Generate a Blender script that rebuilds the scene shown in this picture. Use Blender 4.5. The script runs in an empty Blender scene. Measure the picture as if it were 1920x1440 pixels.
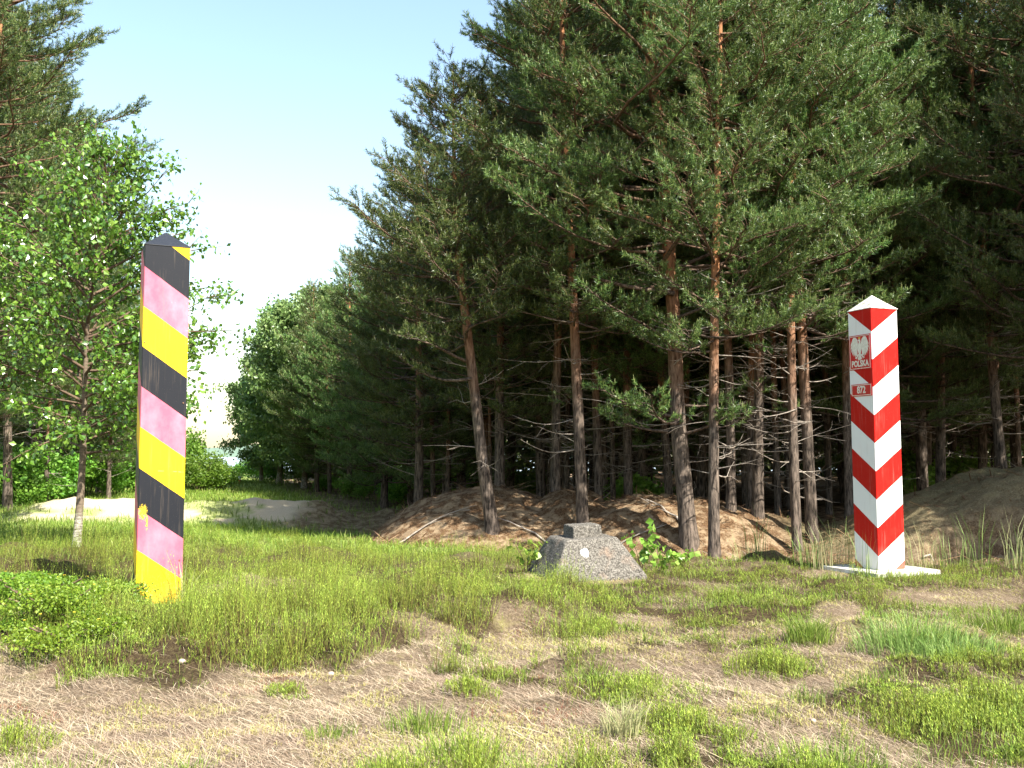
import bpy, math, random
import numpy as np
from mathutils import Vector, Matrix
R = math.radians
F = 1867.0; HOR = 855.0; CAMH = 1.45
PITCH = math.atan((HOR - 720) / F)
# ------------------------------------------------------------------ camera
sc = bpy.context.scene
cd = bpy.data.cameras.new("camera"); cam = bpy.data.objects.new("camera", cd)
sc.collection.objects.link(cam)
cd.sensor_width = 36; cd.lens = 36 * F / 1920; cd.clip_end = 5000; cd.clip_start = 0.05
cam.location = (0, 0, CAMH); cam.rotation_euler = (R(90) + PITCH, 0, 0)
sc.camera = cam
# ------------------------------------------------------------------ light
SUN_AZ = 42.0      # degrees from the direction behind the camera (-Y) towards +X
SUN_EL = 46.0
sdir = Vector((math.sin(R(SUN_AZ)) * math.cos(R(SUN_EL)), -math.cos(R(SUN_AZ)) * math.cos(R(SUN_EL)), math.sin(R(SUN_EL))))
w = bpy.data.worlds.new("World"); sc.world = w; w.use_nodes = True
nt = w.node_tree; bg = nt.nodes["Background"]
sky = nt.nodes.new("ShaderNodeTexSky"); sky.sky_type = 'NISHITA'; sky.sun_disc = False
sky.sun_elevation = R(SUN_EL); sky.sun_rotation = math.atan2(sdir.x, sdir.y)
sky.air_density = 1.4; sky.dust_density = 1.2; sky.ozone_density = 1.0
nt.links.new(sky.outputs[0], bg.inputs[0]); bg.inputs[1].default_value = 0.10
sl = bpy.data.lights.new("sun", 'SUN'); sl.energy = 5.0; sl.angle = R(0.5); sl.color = (1, .95, .85)
sun = bpy.data.objects.new("sun", sl); sc.collection.objects.link(sun)
sun.rotation_euler = (-sdir).to_track_quat('-Z', 'Y').to_euler()
sc.view_settings.view_transform = 'Standard'; sc.view_settings.look = 'None'
sc.view_settings.exposure = 1.7; sc.view_settings.gamma = 1
sc.cycles.max_bounces = 5; sc.cycles.diffuse_bounces = 2; sc.cycles.transmission_bounces = 2
sc.cycles.transparent_max_bounces = 4; sc.cycles.glossy_bounces = 2
sc.cycles.use_adaptive_sampling = True

# ------------------------------------------------------------------ helpers
COL = sc.collection
def P(px, py, D):
    """the point at depth y = D seen at pixel px, py of the 1920 x 1440 photograph"""
    c, s = math.cos(PITCH), math.sin(PITCH)
    u, v = (px - 960) / F, -(py - 720) / F
    d = (u, c - v * s, s + v * c)
    k = D / d[1]
    return np.array([d[0] * k, D, CAMH + d[2] * k])
def px_of(x, y, z):
    c, s = math.cos(PITCH), math.sin(PITCH)
    q = z - CAMH; f = y * c + q * s; v = -y * s + q * c
    return 960 + F * x / f, 720 - F * v / f
def tag(o, label=None, cat=None, group=None, kind=None):
    if label: o['label'] = label
    if cat: o['category'] = cat
    if group: o['group'] = group
    if kind: o['kind'] = kind
    return o
def empty(name, loc, rz=0.0):
    o = bpy.data.objects.new(name, None); COL.objects.link(o)
    o.location = loc; o.rotation_euler = (0, 0, rz); o.empty_display_size = .2
    return o
def mesh_np(name, verts, loops, sizes, mats=None, midx=None, attrs=None, smooth=False):
    me = bpy.data.meshes.new(name)
    verts = np.ascontiguousarray(verts, dtype=np.float32); loops = np.ascontiguousarray(loops, dtype=np.int32)
    sizes = np.ascontiguousarray(sizes, dtype=np.int32)
    me.vertices.add(len(verts)); me.vertices.foreach_set("co", verts.ravel())
    me.loops.add(len(loops)); me.loops.foreach_set("vertex_index", loops)
    me.polygons.add(len(sizes))
    st = np.concatenate([[0], np.cumsum(sizes)[:-1]]).astype(np.int32)
    me.polygons.foreach_set("loop_start", st)
    me.polygons.foreach_set("loop_total", sizes)
    if midx is not None: me.polygons.foreach_set("material_index", np.ascontiguousarray(midx, dtype=np.int32))
    me.polygons.foreach_set("use_smooth", np.full(len(sizes), smooth))
    for m in (mats or []): me.materials.append(m)
    for k, a in (attrs or {}).items():
        at = me.attributes.new(k, 'FLOAT', 'POINT'); at.data.foreach_set("value", np.ascontiguousarray(a, dtype=np.float32))
    me.update(calc_edges=True)
    return me
class MB:
    """collects pieces into one mesh"""
    def __init__(s): s.v = []; s.l = []; s.z = []; s.m = []; s.n = 0; s.a = []
    def add(s, v, faces, mi=0, a=None):
        v = np.asarray(v, dtype=np.float32).reshape(-1, 3); s.v.append(v)
        s.a.append(np.zeros(len(v)) if a is None else np.asarray(a).ravel())
        if isinstance(faces, np.ndarray):
            s.l.append((faces + s.n).ravel()); s.z.append(np.full(len(faces), faces.shape[1])); k = len(faces)
        else:
            s.l.append(np.array([i + s.n for f in faces for i in f])); s.z.append(np.array([len(f) for f in faces])); k = len(faces)
        s.m.append(np.full(k, mi)); s.n += len(v)
    def mesh(s, name, mats, smooth=False, attr=None):
        if not s.v: s.add([(0, 0, 0), (0, 0, .001), (0, .001, 0)], [(0, 1, 2)])
        return mesh_np(name, np.concatenate(s.v), np.concatenate(s.l), np.concatenate(s.z), mats, np.concatenate(s.m),
                       {attr: np.concatenate(s.a)} if attr else None, smooth)
def link(name, me, parent=None, loc=None):
    o = bpy.data.objects.new(name, me); COL.objects.link(o)
    if parent is not None: o.parent = parent
    if loc is not None: o.location = loc
    return o
def dup(root, loc, rz=0., s=1., tilt=(0, 0)):
    r = root.copy(); COL.objects.link(r); r.location = loc; r.rotation_euler = (tilt[0], tilt[1], rz)
    r.scale = (s, s, s) if not isinstance(s, tuple) else s
    for ch in list(root.children):
        c = ch.copy(); COL.objects.link(c); c.parent = r
    return r
def tube(mb, pts, rad, seg=6, mi=0, caps=False, rough=None, a=0.):
    pts = np.asarray(pts, dtype=float); n = len(pts)
    t = np.gradient(pts, axis=0); t /= np.linalg.norm(t, axis=1)[:, None] + 1e-9
    up = np.array([0, 0, 1.]) if abs(t[0][2]) < .8 else np.array([1., 0, 0])
    b = np.cross(t, up); b /= np.linalg.norm(b, axis=1)[:, None] + 1e-9
    c = np.cross(t, b)
    ang = np.arange(seg) / seg * 2 * math.pi
    rr = np.asarray(rad, dtype=float).reshape(-1, 1, 1) * np.ones((n, seg, 1))
    if rough is not None: rr = rr * rough[:, :, None]
    v = pts[:, None, :] + rr * (b[:, None, :] * np.cos(ang)[None, :, None] + c[:, None, :] * np.sin(ang)[None, :, None])
    i = np.arange(n - 1)[:, None] * seg; j = np.arange(seg)[None, :]; k = (j + 1) % seg
    f = np.stack([i + j, i + k, i + seg + k, i + seg + j], -1).reshape(-1, 4)
    mb.add(v.reshape(-1, 3), f, mi, np.full(n * seg, a))
    if caps:
        mb.add(v[-1], [tuple(range(seg))], mi); mb.add(v[0], [tuple(range(seg))[::-1]], mi)
# value noise
def _h(ix, iy, s):
    n = (ix * 374761393 + iy * 668265263 + s * 1442695041) & 0xffffffff
    n = ((n ^ (n >> 13)) * 1274126177) & 0xffffffff
    return ((n ^ (n >> 16)) & 0xffff) / 65535.0
def vnoise(x, y, s=0):
    x = np.asarray(x, dtype=float); y = np.asarray(y, dtype=float)
    ix = np.floor(x).astype(np.int64); iy = np.floor(y).astype(np.int64); fx = x - ix; fy = y - iy
    fx = fx * fx * (3 - 2 * fx); fy = fy * fy * (3 - 2 * fy)
    return ((_h(ix, iy, s) * (1 - fx) + _h(ix + 1, iy, s) * fx) * (1 - fy) + (_h(ix, iy + 1, s) * (1 - fx) + _h(ix + 1, iy + 1, s) * fx) * fy)
def fbm(x, y, s=0, o=4):
    t = 0; a = .5; q = 0
    for i in range(o): t = t + a * vnoise(np.asarray(x) * 2 ** i, np.asarray(y) * 2 ** i, s + i); q += a; a *= .5
    return t / q
def sstep(a, b, x):
    t = np.clip((np.asarray(x, dtype=float) - a) / (b - a), 0, 1); return t * t * (3 - 2 * t)
def bump(x, y, cx, cy, rx, ry, rot=0.):
    c, s = math.cos(rot), math.sin(rot); dx = x - cx; dy = y - cy
    u = (dx * c + dy * s) / rx; v = (-dx * s + dy * c) / ry
    return np.clip(1 - (u * u + v * v), 0, 1) ** 1.0
# ------------------------------------------------------------------ terrain
def height(x, y):
    x = np.asarray(x, dtype=float); y = np.asarray(y, dtype=float)
    z = (fbm(x * .9, y * .9, 3) - .5) * .10 * sstep(3, 6, y) * (1 - .6 * sstep(9, 13, y))
    z = z + (fbm(x * 3.1, y * 3.1, 8, 3) - .5) * .035 + np.maximum(0, fbm(x * 1.7, y * 1.7, 57, 3) - .48) * .42 * sstep(5, 7, y) * sstep(20, 14, y)
    edge = 13.4 + 1.0 * sstep(4.5, 1.5, x) + 3.0 * sstep(1.5, -3.5, x) + (fbm(x * .8, x * 0 + 3, 5) - .5) * .6      # where the plateau drops
    drop = sstep(0, 1.1, y - edge) * sstep(-6.5, -3.5, x)
    z = z - .22 * drop
    A = bump(x, y, -.5, 19.6, 2.35, 2.9, .1); B = bump(x, y, 3.0, 18.4, 2.5, 2.5, -.1); B2 = bump(x, y, 1.5, 17.6, 1.6, 1.7)
    z = z + 1.02 * A ** .8 + .86 * B ** .8 + .16 * B2
    C = sstep(3.9, 9.0, x) * sstep(13.5, 16.2, y) * (1 - .75 * sstep(17.5, 21, y))
    z = z + 1.45 * C - .75 * bump(x, y, 7.0, 14.6, .95, .75) ** .6 * sstep(13.6, 14.1, y) + .20 * bump(x, y, 3.7, 14.15, .55, .40)
    m = np.clip(A + B + C, 0, 1)
    z = z + m * (fbm(x * 1.6 + y * .5, y * 2.2, 21) - .5) * .30 + m * (fbm(x * 2.2 + y, y * 8, 24, 4) - .5) * .20
    bank = sstep(-13.5, -10.5, x) * sstep(-.9, -3.2, x) * np.exp(-((y - 25.3 - (x + 6) * .12) / 1.5) ** 2)
    z = z + .34 * bank * (.35 + 1.2 * fbm(x * .8, y * .9, 31)) + .25 * bank * (fbm(x * 2.5, y * 3, 33) - .5)
    z = z - .15 * np.exp(-((y - 22.5) / 1.8) ** 2) * sstep(-10, -7, x) * sstep(-1, -3, x)
    z = z + .12 * np.exp(-((x + 6.0) ** 2 / 5 + (y - 13.5) ** 2 / 2.5))
    z = z + (fbm(x * .12, y * .12, 41) - .5) * .5 * sstep(28, 45, y) * (1 - sstep(70, 90, y))
    z = z - .6 * sstep(85, 110, y)
    ye = np.interp(x, [-3.6, -2.4, -1.8, -1.1, -.8, 0, .63], [7.0, 6.1, 6.6, 6.65, 7.5, 8.1, 8.4]); dy = y - ye
    z = z + .15 * sstep(.1, .75, dy + (fbm(x * 2, y * 2, 58, 2) - .5) * .6) * (1 - sstep(1.3, 2.6, dy)) * sstep(1.2, .2, x) * sstep(-7, -4, x)
    # level seats for the posts
    for cx, cy, r in ((-3.6, 10.05, .8), (4.7, 12.65, 1.0), (.86, 12.1, 1.1)):
        k = sstep(r * 1.6, r, np.hypot(x - cx, y - cy)); z = z * (1 - k)
    return z
def H(x, y): return float(height(np.array([x]), np.array([y]))[0])
def zones(x, y):
    """cover weights: green (heather and grass), needle litter and painted bank shade, pale sand"""
    mA = bump(x, y, -.55, 19.2, 3.0, 3.6); mB = bump(x, y, 2.2, 17.6, 4.0, 3.0)
    edge = 13.4 + 1.0 * sstep(4.5, 1.5, x) + 3.0 * sstep(1.5, -3.5, x) + (fbm(x * .8, x * 0 + 3, 5) - .5) * .6
    forest = sstep(-1.0, .4, x - (-2.2 - (y - 20) * .3)) * sstep(17, 19, y)
    needle = np.clip(np.maximum.reduce([sstep(0, .15, mA), sstep(0, .15, mB), sstep(-.1, .5, y - edge) * sstep(-2.0, -.6, x), forest * .8]), 0, 1)
    dark = sstep(-.8, .4, x + 5.3) * sstep(22.6, 23.6, y) * (1 - sstep(29, 31, y)) * (1 - sstep(-1.5, 0, x))  # shaded end of the sand bank, its shade painted in as brown cover
    needle = np.maximum(needle, dark * .75)
    sand = sstep(-12, -10.5, x) * (1 - sstep(-5.6, -4.6, x + (fbm(x, y * 1.3, 61) - .5) * 1.2)) * np.exp(-(np.abs(y - 24.7 - (x + 6) * .12) / 1.75) ** 4)
    sand = np.clip(sand * 1.3 * (1 - .8 * sstep(.60, .68, fbm(x * .9, y * 1.2, 63))), 0, 1)
    needle = needle * (1 - .95 * sstep(0, .25, bump(x, y, 3.7, 14.1, .55, .40)))
    cs = sstep(4.2, 5.4, x) * sstep(13.0, 13.8, y) * (1 - sstep(19, 21, y))
    hol = bump(x, y, 7.0, 14.6, 1.1, .9) ** .5; sandC = cs * .6 * (1 - hol); needle = np.clip(needle * (1 - cs * .6) + hol * .6, 0, 1)
    # the near ground: where the heather stops and the dry ground starts
    n1 = fbm(x * .75, y * .75, 71); n2 = fbm(x * 2.2, y * 2.2, 75, 3)
    px, py = px_of(x, np.maximum(y, .5), 0 * x)
    xs = [-400, 0, 100, 220, 300, 450, 640, 760, 960, 1100, 1300, 1920, 2400]
    ys = [1235, 1240, 1262, 1300, 1320, 1262, 1262, 1215, 1188, 1178, 1180, 1170, 1170]
    lim = np.interp(px, xs, ys)
    g = sstep(14, -26, py - lim + (n2 - .5) * 90) * (1 - .55 * sstep(.50, .62, n2 * .5 + fbm(x * 1.4, y * 1.4, 83) * .5) * sstep(700, 1000, px))
    right = sstep(1000, 1120, px)
    n3 = fbm(x * 6.5, y * 6.5, 79, 2); patch = sstep(.45, .60, n1 * .45 + n2 * .3 + n3 * .25 - .018 + .045 * sstep(1350, 1700, px))
    patchL = sstep(.66, .70, n1 * .5 + n2 * .5)
    g = np.maximum(g, np.where(py > 1140, patch * right + patchL * (1 - right), 0))
    # bare places inside the green
    for (bx, by, rx, ry) in ((470, 1110, 150, 14), (40, 1205, 80, 14), (1790, 1125, 130, 20), (1575, 1165, 50, 28), (1545, 1078, 40, 10),
                             (1040, 1215, 150, 22), (1200, 1165, 60, 14), (1650, 1215, 90, 10), (1000, 1395, 260, 30)):
        d = ((px - bx) / rx) ** 2 + ((py - by) / ry) ** 2
        g = g * sstep(.6, 1.3, d + (n2 - .5) * 1.2)
    g = g * np.where((y > 3) & (y < 30), 1, sstep(2, 3, y))
    for cx, cy, r in ((4.68, 12.65, .50), (.86, 12.12, .80), (-3.62, 10.05, .33)):
        g = g * sstep(r * .9, r, np.hypot(x - cx, y - cy))
    g = np.clip(g * (1 - needle) * (1 - sand) * (1 - cs), 0, 1)
    return g, needle, sand, sandC
# ------------------------------------------------------------------ materials
def mat(name):
    m = bpy.data.materials.new(name); m.use_nodes = True
    return m, m.node_tree, m.node_tree.nodes, m.node_tree.nodes["Principled BSDF"]
def N(t, typ, **kw):
    n = t.nodes.new(typ)
    for k, v in kw.items(): setattr(n, k, v)
    return n
def L(t, a, b): t.links.new(a, b)
def ramp(t, fac, stops, interp='LINEAR'):
    r = N(t, "ShaderNodeValToRGB"); r.color_ramp.interpolation = interp
    e = r.color_ramp.elements
    while len(e) < len(stops): e.new(.5)
    for q, (p, c) in zip(e, stops): q.position = p; q.color = (*c, 1) if len(c) == 3 else c
    L(t, fac, r.inputs[0]); return r.outputs[0]
def mix(t, fac, a, b, mode='MIX'):
    m = N(t, "ShaderNodeMix", data_type='RGBA', blend_type=mode)
    for s, v in ((m.inputs[0], fac), (m.inputs[6], a), (m.inputs[7], b)):
        if hasattr(v, 'is_linked') or hasattr(v, 'links'): L(t, v, s)
        elif isinstance(v, (int, float)): s.default_value = v
        else: s.default_value = (*v, 1)
    return m.outputs[2]
def noise(t, scale, detail=4, rough=.6, vec=None, mapping=None, src='Object'):
    n = N(t, "ShaderNodeTexNoise"); n.inputs['Scale'].default_value = scale; n.inputs['Detail'].default_value = detail
    n.inputs['Roughness'].default_value = rough
    if vec is None:
        tc = N(t, "ShaderNodeTexCoord"); vec = tc.outputs[src]
    if mapping:
        mp = N(t, "ShaderNodeMapping"); mp.inputs['Scale'].default_value = mapping; L(t, vec, mp.inputs[0]); vec = mp.outputs[0]
    L(t, vec, n.inputs['Vector']); return n.outputs[0]
def math_(t, op, a, b=None, c=None):
    m = N(t, "ShaderNodeMath", operation=op)
    for s, v in zip(m.inputs, (a, b, c)):
        if v is None: continue
        if isinstance(v, (int, float)): s.default_value = v
        else: L(t, v, s)
    return m.outputs[0]
def bumpn(t, h, strength, dist, bsdf):
    b = N(t, "ShaderNodeBump"); b.inputs['Strength'].default_value = strength; b.inputs['Distance'].default_value = dist
    L(t, h, b.inputs['Height']); L(t, b.outputs[0], bsdf.inputs['Normal']); return b
def attr(t, name):
    a = N(t, "ShaderNodeAttribute"); a.attribute_name = name; return a.outputs['Fac']

def leaf_mat(name, c1, c2, c3, trans=.35, rough=.5, spec=.4, obj_var=.34, tc=None):
    m, t, n, b = mat(name)
    g = N(t, "ShaderNodeNewGeometry"); oi = N(t, "ShaderNodeObjectInfo")
    col = ramp(t, g.outputs['Random Per Island'], [(0, c1), (.55, c2), (1, c3)])
    hs = N(t, "ShaderNodeHueSaturation"); L(t, col, hs.inputs['Color'])
    L(t, math_(t, 'MULTIPLY_ADD', oi.outputs['Random'], obj_var * 2, 1 - obj_var), hs.inputs['Value'])
    L(t, math_(t, 'MULTIPLY_ADD', oi.outputs['Random'], .045, .475), hs.inputs['Hue'])
    L(t, hs.outputs[0], b.inputs['Base Color']); b.inputs['Roughness'].default_value = rough
    b.inputs['Specular IOR Level'].default_value = spec
    tr = N(t, "ShaderNodeBsdfTranslucent"); br = N(t, "ShaderNodeBrightContrast"); 
    L(t, mix(t, .5, hs.outputs[0], tc or c3), tr.inputs[0])
    mx = N(t, "ShaderNodeMixShader"); mx.inputs[0].default_value = trans
    t.nodes.remove(br)
    L(t, b.outputs[0], mx.inputs[1]); L(t, tr.outputs[0], mx.inputs[2])
    L(t, mx.outputs[0], t.nodes["Material Output"].inputs[0]); return m
M = {}
M['needles'] = leaf_mat('pine_needles', (.028, .064, .017), (.070, .130, .030), (.19, .26, .06), .22, .42, .5)
M['needles_far'] = M['needles']
M['candle'] = leaf_mat('pine_candles', (.24, .29, .09), (.34, .38, .14), (.46, .46, .22), .2, .5, .4)
M['birch_leaf'] = leaf_mat('birch_leaves', (.040, .095, .010), (.09, .175, .018), (.20, .30, .045), .36, .26, .9)
M['tree_leaf'] = leaf_mat('broad_leaves', (.085, .15, .04), (.14, .22, .06), (.22, .29, .10), .35, .4, .5)
M['bush_leaf'] = leaf_mat('bush_leaves', (.06, .15, .015), (.12, .24, .025), (.20, .34, .05), .4, .45, .4)
M['herb_leaf'] = leaf_mat('herb_leaves', (.07, .16, .010), (.12, .23, .018), (.20, .31, .03), .35, .45, .4, .05)
M['sapling_leaf'] = leaf_mat('sapling_leaves', (.13, .26, .03), (.20, .36, .05), (.28, .44, .08), .4, .4, .4, .05)

def blade_mat(name, base, tips, trans=.25, rough=.55):
    m, t, n, b = mat(name)
    g = N(t, "ShaderNodeNewGeometry")
    c = ramp(t, g.outputs['Random Per Island'], tips)
    col = mix(t, math_(t, 'POWER', attr(t, 'tip'), .6), base, c)
    big = noise(t, .9, 3, .6)
    hs = N(t, "ShaderNodeHueSaturation"); L(t, col, hs.inputs['Color'])
    L(t, math_(t, 'MULTIPLY_ADD', big, .06, .47), hs.inputs['Hue'])
    L(t, math_(t, 'MULTIPLY_ADD', big, .9, .55), hs.inputs['Value'])
    L(t, hs.outputs[0], b.inputs['Base Color']); b.inputs['Roughness'].default_value = rough
    b.inputs['Specular IOR Level'].default_value = .3
    tr = N(t, "ShaderNodeBsdfTranslucent"); L(t, hs.outputs[0], tr.inputs[0])
    mx = N(t, "ShaderNodeMixShader"); mx.inputs[0].default_value = trans
    L(t, b.outputs[0], mx.inputs[1]); L(t, tr.outputs[0], mx.inputs[2])
    L(t, mx.outputs[0], t.nodes["Material Output"].inputs[0]); return m
M['heather'] = blade_mat('heather_sprigs', (.10, .055, .025), [(0, (.075, .115, .015)), (.3, (.15, .23, .022)), (.7, (.27, .39, .04)), (1, (.46, .53, .08))])
M['grass'] = blade_mat('grass_blades', (.10, .10, .025), [(0, (.08, .16, .015)), (.5, (.15, .26, .03)), (.85, (.25, .34, .045)), (1, (.42, .42, .16))])
M['softgrass'] = blade_mat('soft_grass_blades', (.12, .15, .04), [(0, (.12, .24, .04)), (.5, (.20, .34, .07)), (1, (.36, .46, .16))])
M['palegrass'] = blade_mat('pale_grass_blades', (.30, .27, .14), [(0, (.30, .30, .13)), (.5, (.42, .40, .22)), (1, (.22, .32, .09))])
M['straw'] = blade_mat('dry_straw', (.27, .20, .13), [(0, (.10, .065, .04)), (.2, (.24, .165, .11)), (.5, (.42, .33, .225)), (.85, (.58, .48, .34)), (1, (.72, .64, .48))], .05)
M['litter'] = blade_mat('pine_litter', (.160, .088, .048), [(0, (.096, .048, .024)), (.5, (.240, .128, .064)), (1, (.480, .336, .192))], .05)
M['moss'] = blade_mat('yellow_moss', (.300, .255, .075), [(0, (.375, .330, .105)), (.6, (.495, .450, .135)), (1, (.405, .480, .120))], .1)
M['redmoss'] = blade_mat('red_moss', (.112, .035, .021), [(0, (.140, .042, .025)), (.6, (.252, .077, .042)), (1, (.350, .140, .077))], .1)

def bark_mat(name, low, high, z0, z1, gro=(26, 26, 5), dist=.02, bir=False):
    m, t, n, b = mat(name)
    tc = N(t, "ShaderNodeTexCoord"); sep = N(t, "ShaderNodeSeparateXYZ"); L(t, tc.outputs['Object'], sep.inputs[0])
    nn = noise(t, 1, 6, .65, tc.outputs['Object'], gro)
    n2 = noise(t, 3, 3, .6, tc.outputs['Object'])
    f = N(t, "ShaderNodeMapRange"); f.inputs[1].default_value = z0; f.inputs[2].default_value = z1
    L(t, math_(t, 'ADD', sep.outputs[2], math_(t, 'MULTIPLY', n2, 1.6)), f.inputs[0])
    lo = ramp(t, nn, [(.36, tuple(c * .16 for c in low)), (.48, low), (.64, tuple(min(1, c * 2.2) for c in low))])
    hi = ramp(t, nn, [(.30, tuple(c * .5 for c in high)), (.5, high), (.75, tuple(min(1, c * 1.5) for c in high))])
    if bir:
        mark = noise(t, 1, 3, .7, tc.outputs['Object'], (9, 9, 38))
        lo = mix(t, ramp(t, mark, [(.54, (0, 0, 0)), (.60, (1, 1, 1))]), lo, (.03, .025, .02))
    L(t, mix(t, f.outputs[0], lo, hi), b.inputs['Base Color']); b.inputs['Roughness'].default_value = .9
    b.inputs['Specular IOR Level'].default_value = .2
    bumpn(t, nn, .9, dist, b); return m
M['pine_bark'] = bark_mat('pine_bark', (.080, .062, .049), (.30, .135, .062), 2.8, 5.8)
M['branch_bark'] = bark_mat('pine_branch_bark', (.08, .058, .045), (.13, .075, .045), 4.0, 8.0, (20, 20, 20), .006)
M['dead_wood'] = bark_mat('dead_wood', (.25, .215, .18), (.25, .215, .18), 0, 1, (20, 20, 20), .004)
M['birch_bark'] = bark_mat('birch_bark', (.48, .45, .42), (.13, .10, .07), .3, 1.4, (14, 14, 40), .004, True)
M['twig_bark'] = bark_mat('brown_twig_bark', (.11, .075, .05), (.11, .075, .05), 0, 1, (30, 30, 30), .003)

# ground
def ground_mat():
    m, t, n, b = mat('heath_ground')
    tc = N(t, "ShaderNodeTexCoord"); v = tc.outputs['Object']
    f1 = noise(t, 5, 8, .7, v); f2 = noise(t, 42, 6, .75, v); f3 = noise(t, 1.1, 5, .6, v); f4 = noise(t, 170, 3, .7, v)
    straw = ramp(t, f2, [(.30, (.055, .036, .022)), (.45, (.16, .115, .075)), (.6, (.27, .205, .14)), (.75, (.38, .30, .21))])
    straw = mix(t, ramp(t, f1, [(.52, (0, 0, 0)), (.66, (1, 1, 1))]), straw, ramp(t, f4, [(.35, (.178, .143, .059)), (.65, (.333, .297, .131))]))
    straw = mix(t, ramp(t, f3, [(.60, (0, 0, 0)), (.72, (.7, .7, .7))]), straw, (.12, .06, .04))
    green = ramp(t, f2, [(.3, (.022, .014, .008)), (.48, (.06, .04, .022)), (.6, (.11, .085, .04)), (.75, (.15, .14, .045))])
    ngreen = ramp(t, f2, [(.3, (.136, .187, .051)), (.5, (.255, .340, .076)), (.7, (.374, .476, .119))])
    need = ramp(t, f2, [(.3, (.035, .02, .012)), (.48, (.11, .062, .032)), (.62, (.21, .13, .07)), (.78, (.34, .24, .14))])
    need = mix(t, ramp(t, f1, [(.46, (0, 0, 0)), (.56, (1, 1, 1))]), need, ramp(t, f4, [(.3, (.18, .12, .07)), (.7, (.40, .30, .19))]))
    sand = ramp(t, f2, [(.25, (.378, .297, .203)), (.5, (.567, .472, .324)), (.8, (.675, .581, .432))])
    rsand = ramp(t, f2, [(.3, (.07, .048, .03)), (.5, (.19, .14, .095)), (.75, (.36, .28, .20))])
    c = mix(t, attr(t, 'green'), straw, green)
    c = mix(t, attr(t, 'meadow'), c, ngreen)
    c = mix(t, attr(t, 'needle'), c, need); c = mix(t, attr(t, 'rough_sand'), c, rsand); c = mix(t, attr(t, 'sand'), c, sand)
    L(t, c, b.inputs['Base Color']); b.inputs['Roughness'].default_value = 1; b.inputs['Specular IOR Level'].default_value = .1
    bumpn(t, math_(t, 'ADD', math_(t, 'MULTIPLY', f2, .7), math_(t, 'MULTIPLY', f4, .25)), 1, .05, b)
    return m
M['ground'] = ground_mat()

# ------------------------------------------------------------------ ground sheet
def axis(segs):
    out = [segs[0][0]]
    for a, b_, st in segs:
        k = max(1, int(round((b_ - a) / st))); out += list(a + (b_ - a) * np.arange(1, k + 1) / k)
    return np.array(out)
gx = axis([(-1500, -200, 200), (-200, -60, 14), (-60, -16, 1.5), (-16, -8, .25), (-8, 10, .075), (10, 16, .25), (16, 40, 1.5), (40, 200, 16), (200, 1500, 200)])
gy = axis([(-40, 0, 4), (0, 4, .25), (4, 21, .075), (21, 30, .15), (30, 45, .6), (45, 110, 3), (110, 400, 30), (400, 3000, 300)])
X, Y = np.meshgrid(gx, gy); Z = height(X, Y)
nx, ny = len(gx), len(gy)
i = np.arange(ny - 1)[:, None] * nx + np.arange(nx - 1)[None, :]
fq = np.stack([i, i + 1, i + nx + 1, i + nx], -1).reshape(-1, 4)
g_, n_, s_, c_ = zones(X, Y)
me = mesh_np('ground', np.stack([X, Y, Z], -1).reshape(-1, 3), fq.ravel(), np.full(len(fq), 4), [M['ground']], None,
             {'green': g_.ravel(), 'needle': n_.ravel(), 'sand': s_.ravel(), 'rough_sand': c_.ravel(),
              'meadow': (sstep(13.5, 17, Y) * (1 - n_)).ravel()}, True)
tag(link('ground', me), kind='structure')
# water and the far shore seen through the gap on the left
m, t, n, b = mat('lagoon_water')
b.inputs['Base Color'].default_value = (.35, .42, .48, 1); b.inputs['Roughness'].default_value = .25
bumpn(t, noise(t, .8, 4, .6, None, (1, .3, 1)), .5, .3, b)
tag(link('water', mesh_np('water', [(-900, 118, -.35), (60, 118, -.35), (60, 2500, -.35), (-900, 2500, -.35)], [0, 1, 2, 3], [4], [m])), kind='structure')
m, t, n, b = mat('far_shore_woods')
b.inputs['Roughness'].default_value = 1
L(t, ramp(t, noise(t, .03, 4, .6), [(.3, (.08, .13, .10)), (.7, (.13, .18, .13))]), b.inputs['Base Color'])
mb = MB(); xs = np.linspace(-1400, 200, 90); hh = 8 + 14 * fbm(xs * .01, xs * 0, 91)
v = np.concatenate([np.stack([xs, xs * 0 + 1500, xs * 0 - 1], -1), np.stack([xs, xs * 0 + 1520, hh], -1), np.stack([xs, xs * 0 + 1700, hh * .4], -1)])
k = np.arange(89); f = np.concatenate([np.stack([k, k + 1, k + 91, k + 90], -1), np.stack([k + 90, k + 91, k + 181, k + 180], -1)])
mb.add(v, f); tag(link('hills', mb.mesh('hills', [m], True)), kind='structure')

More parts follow.
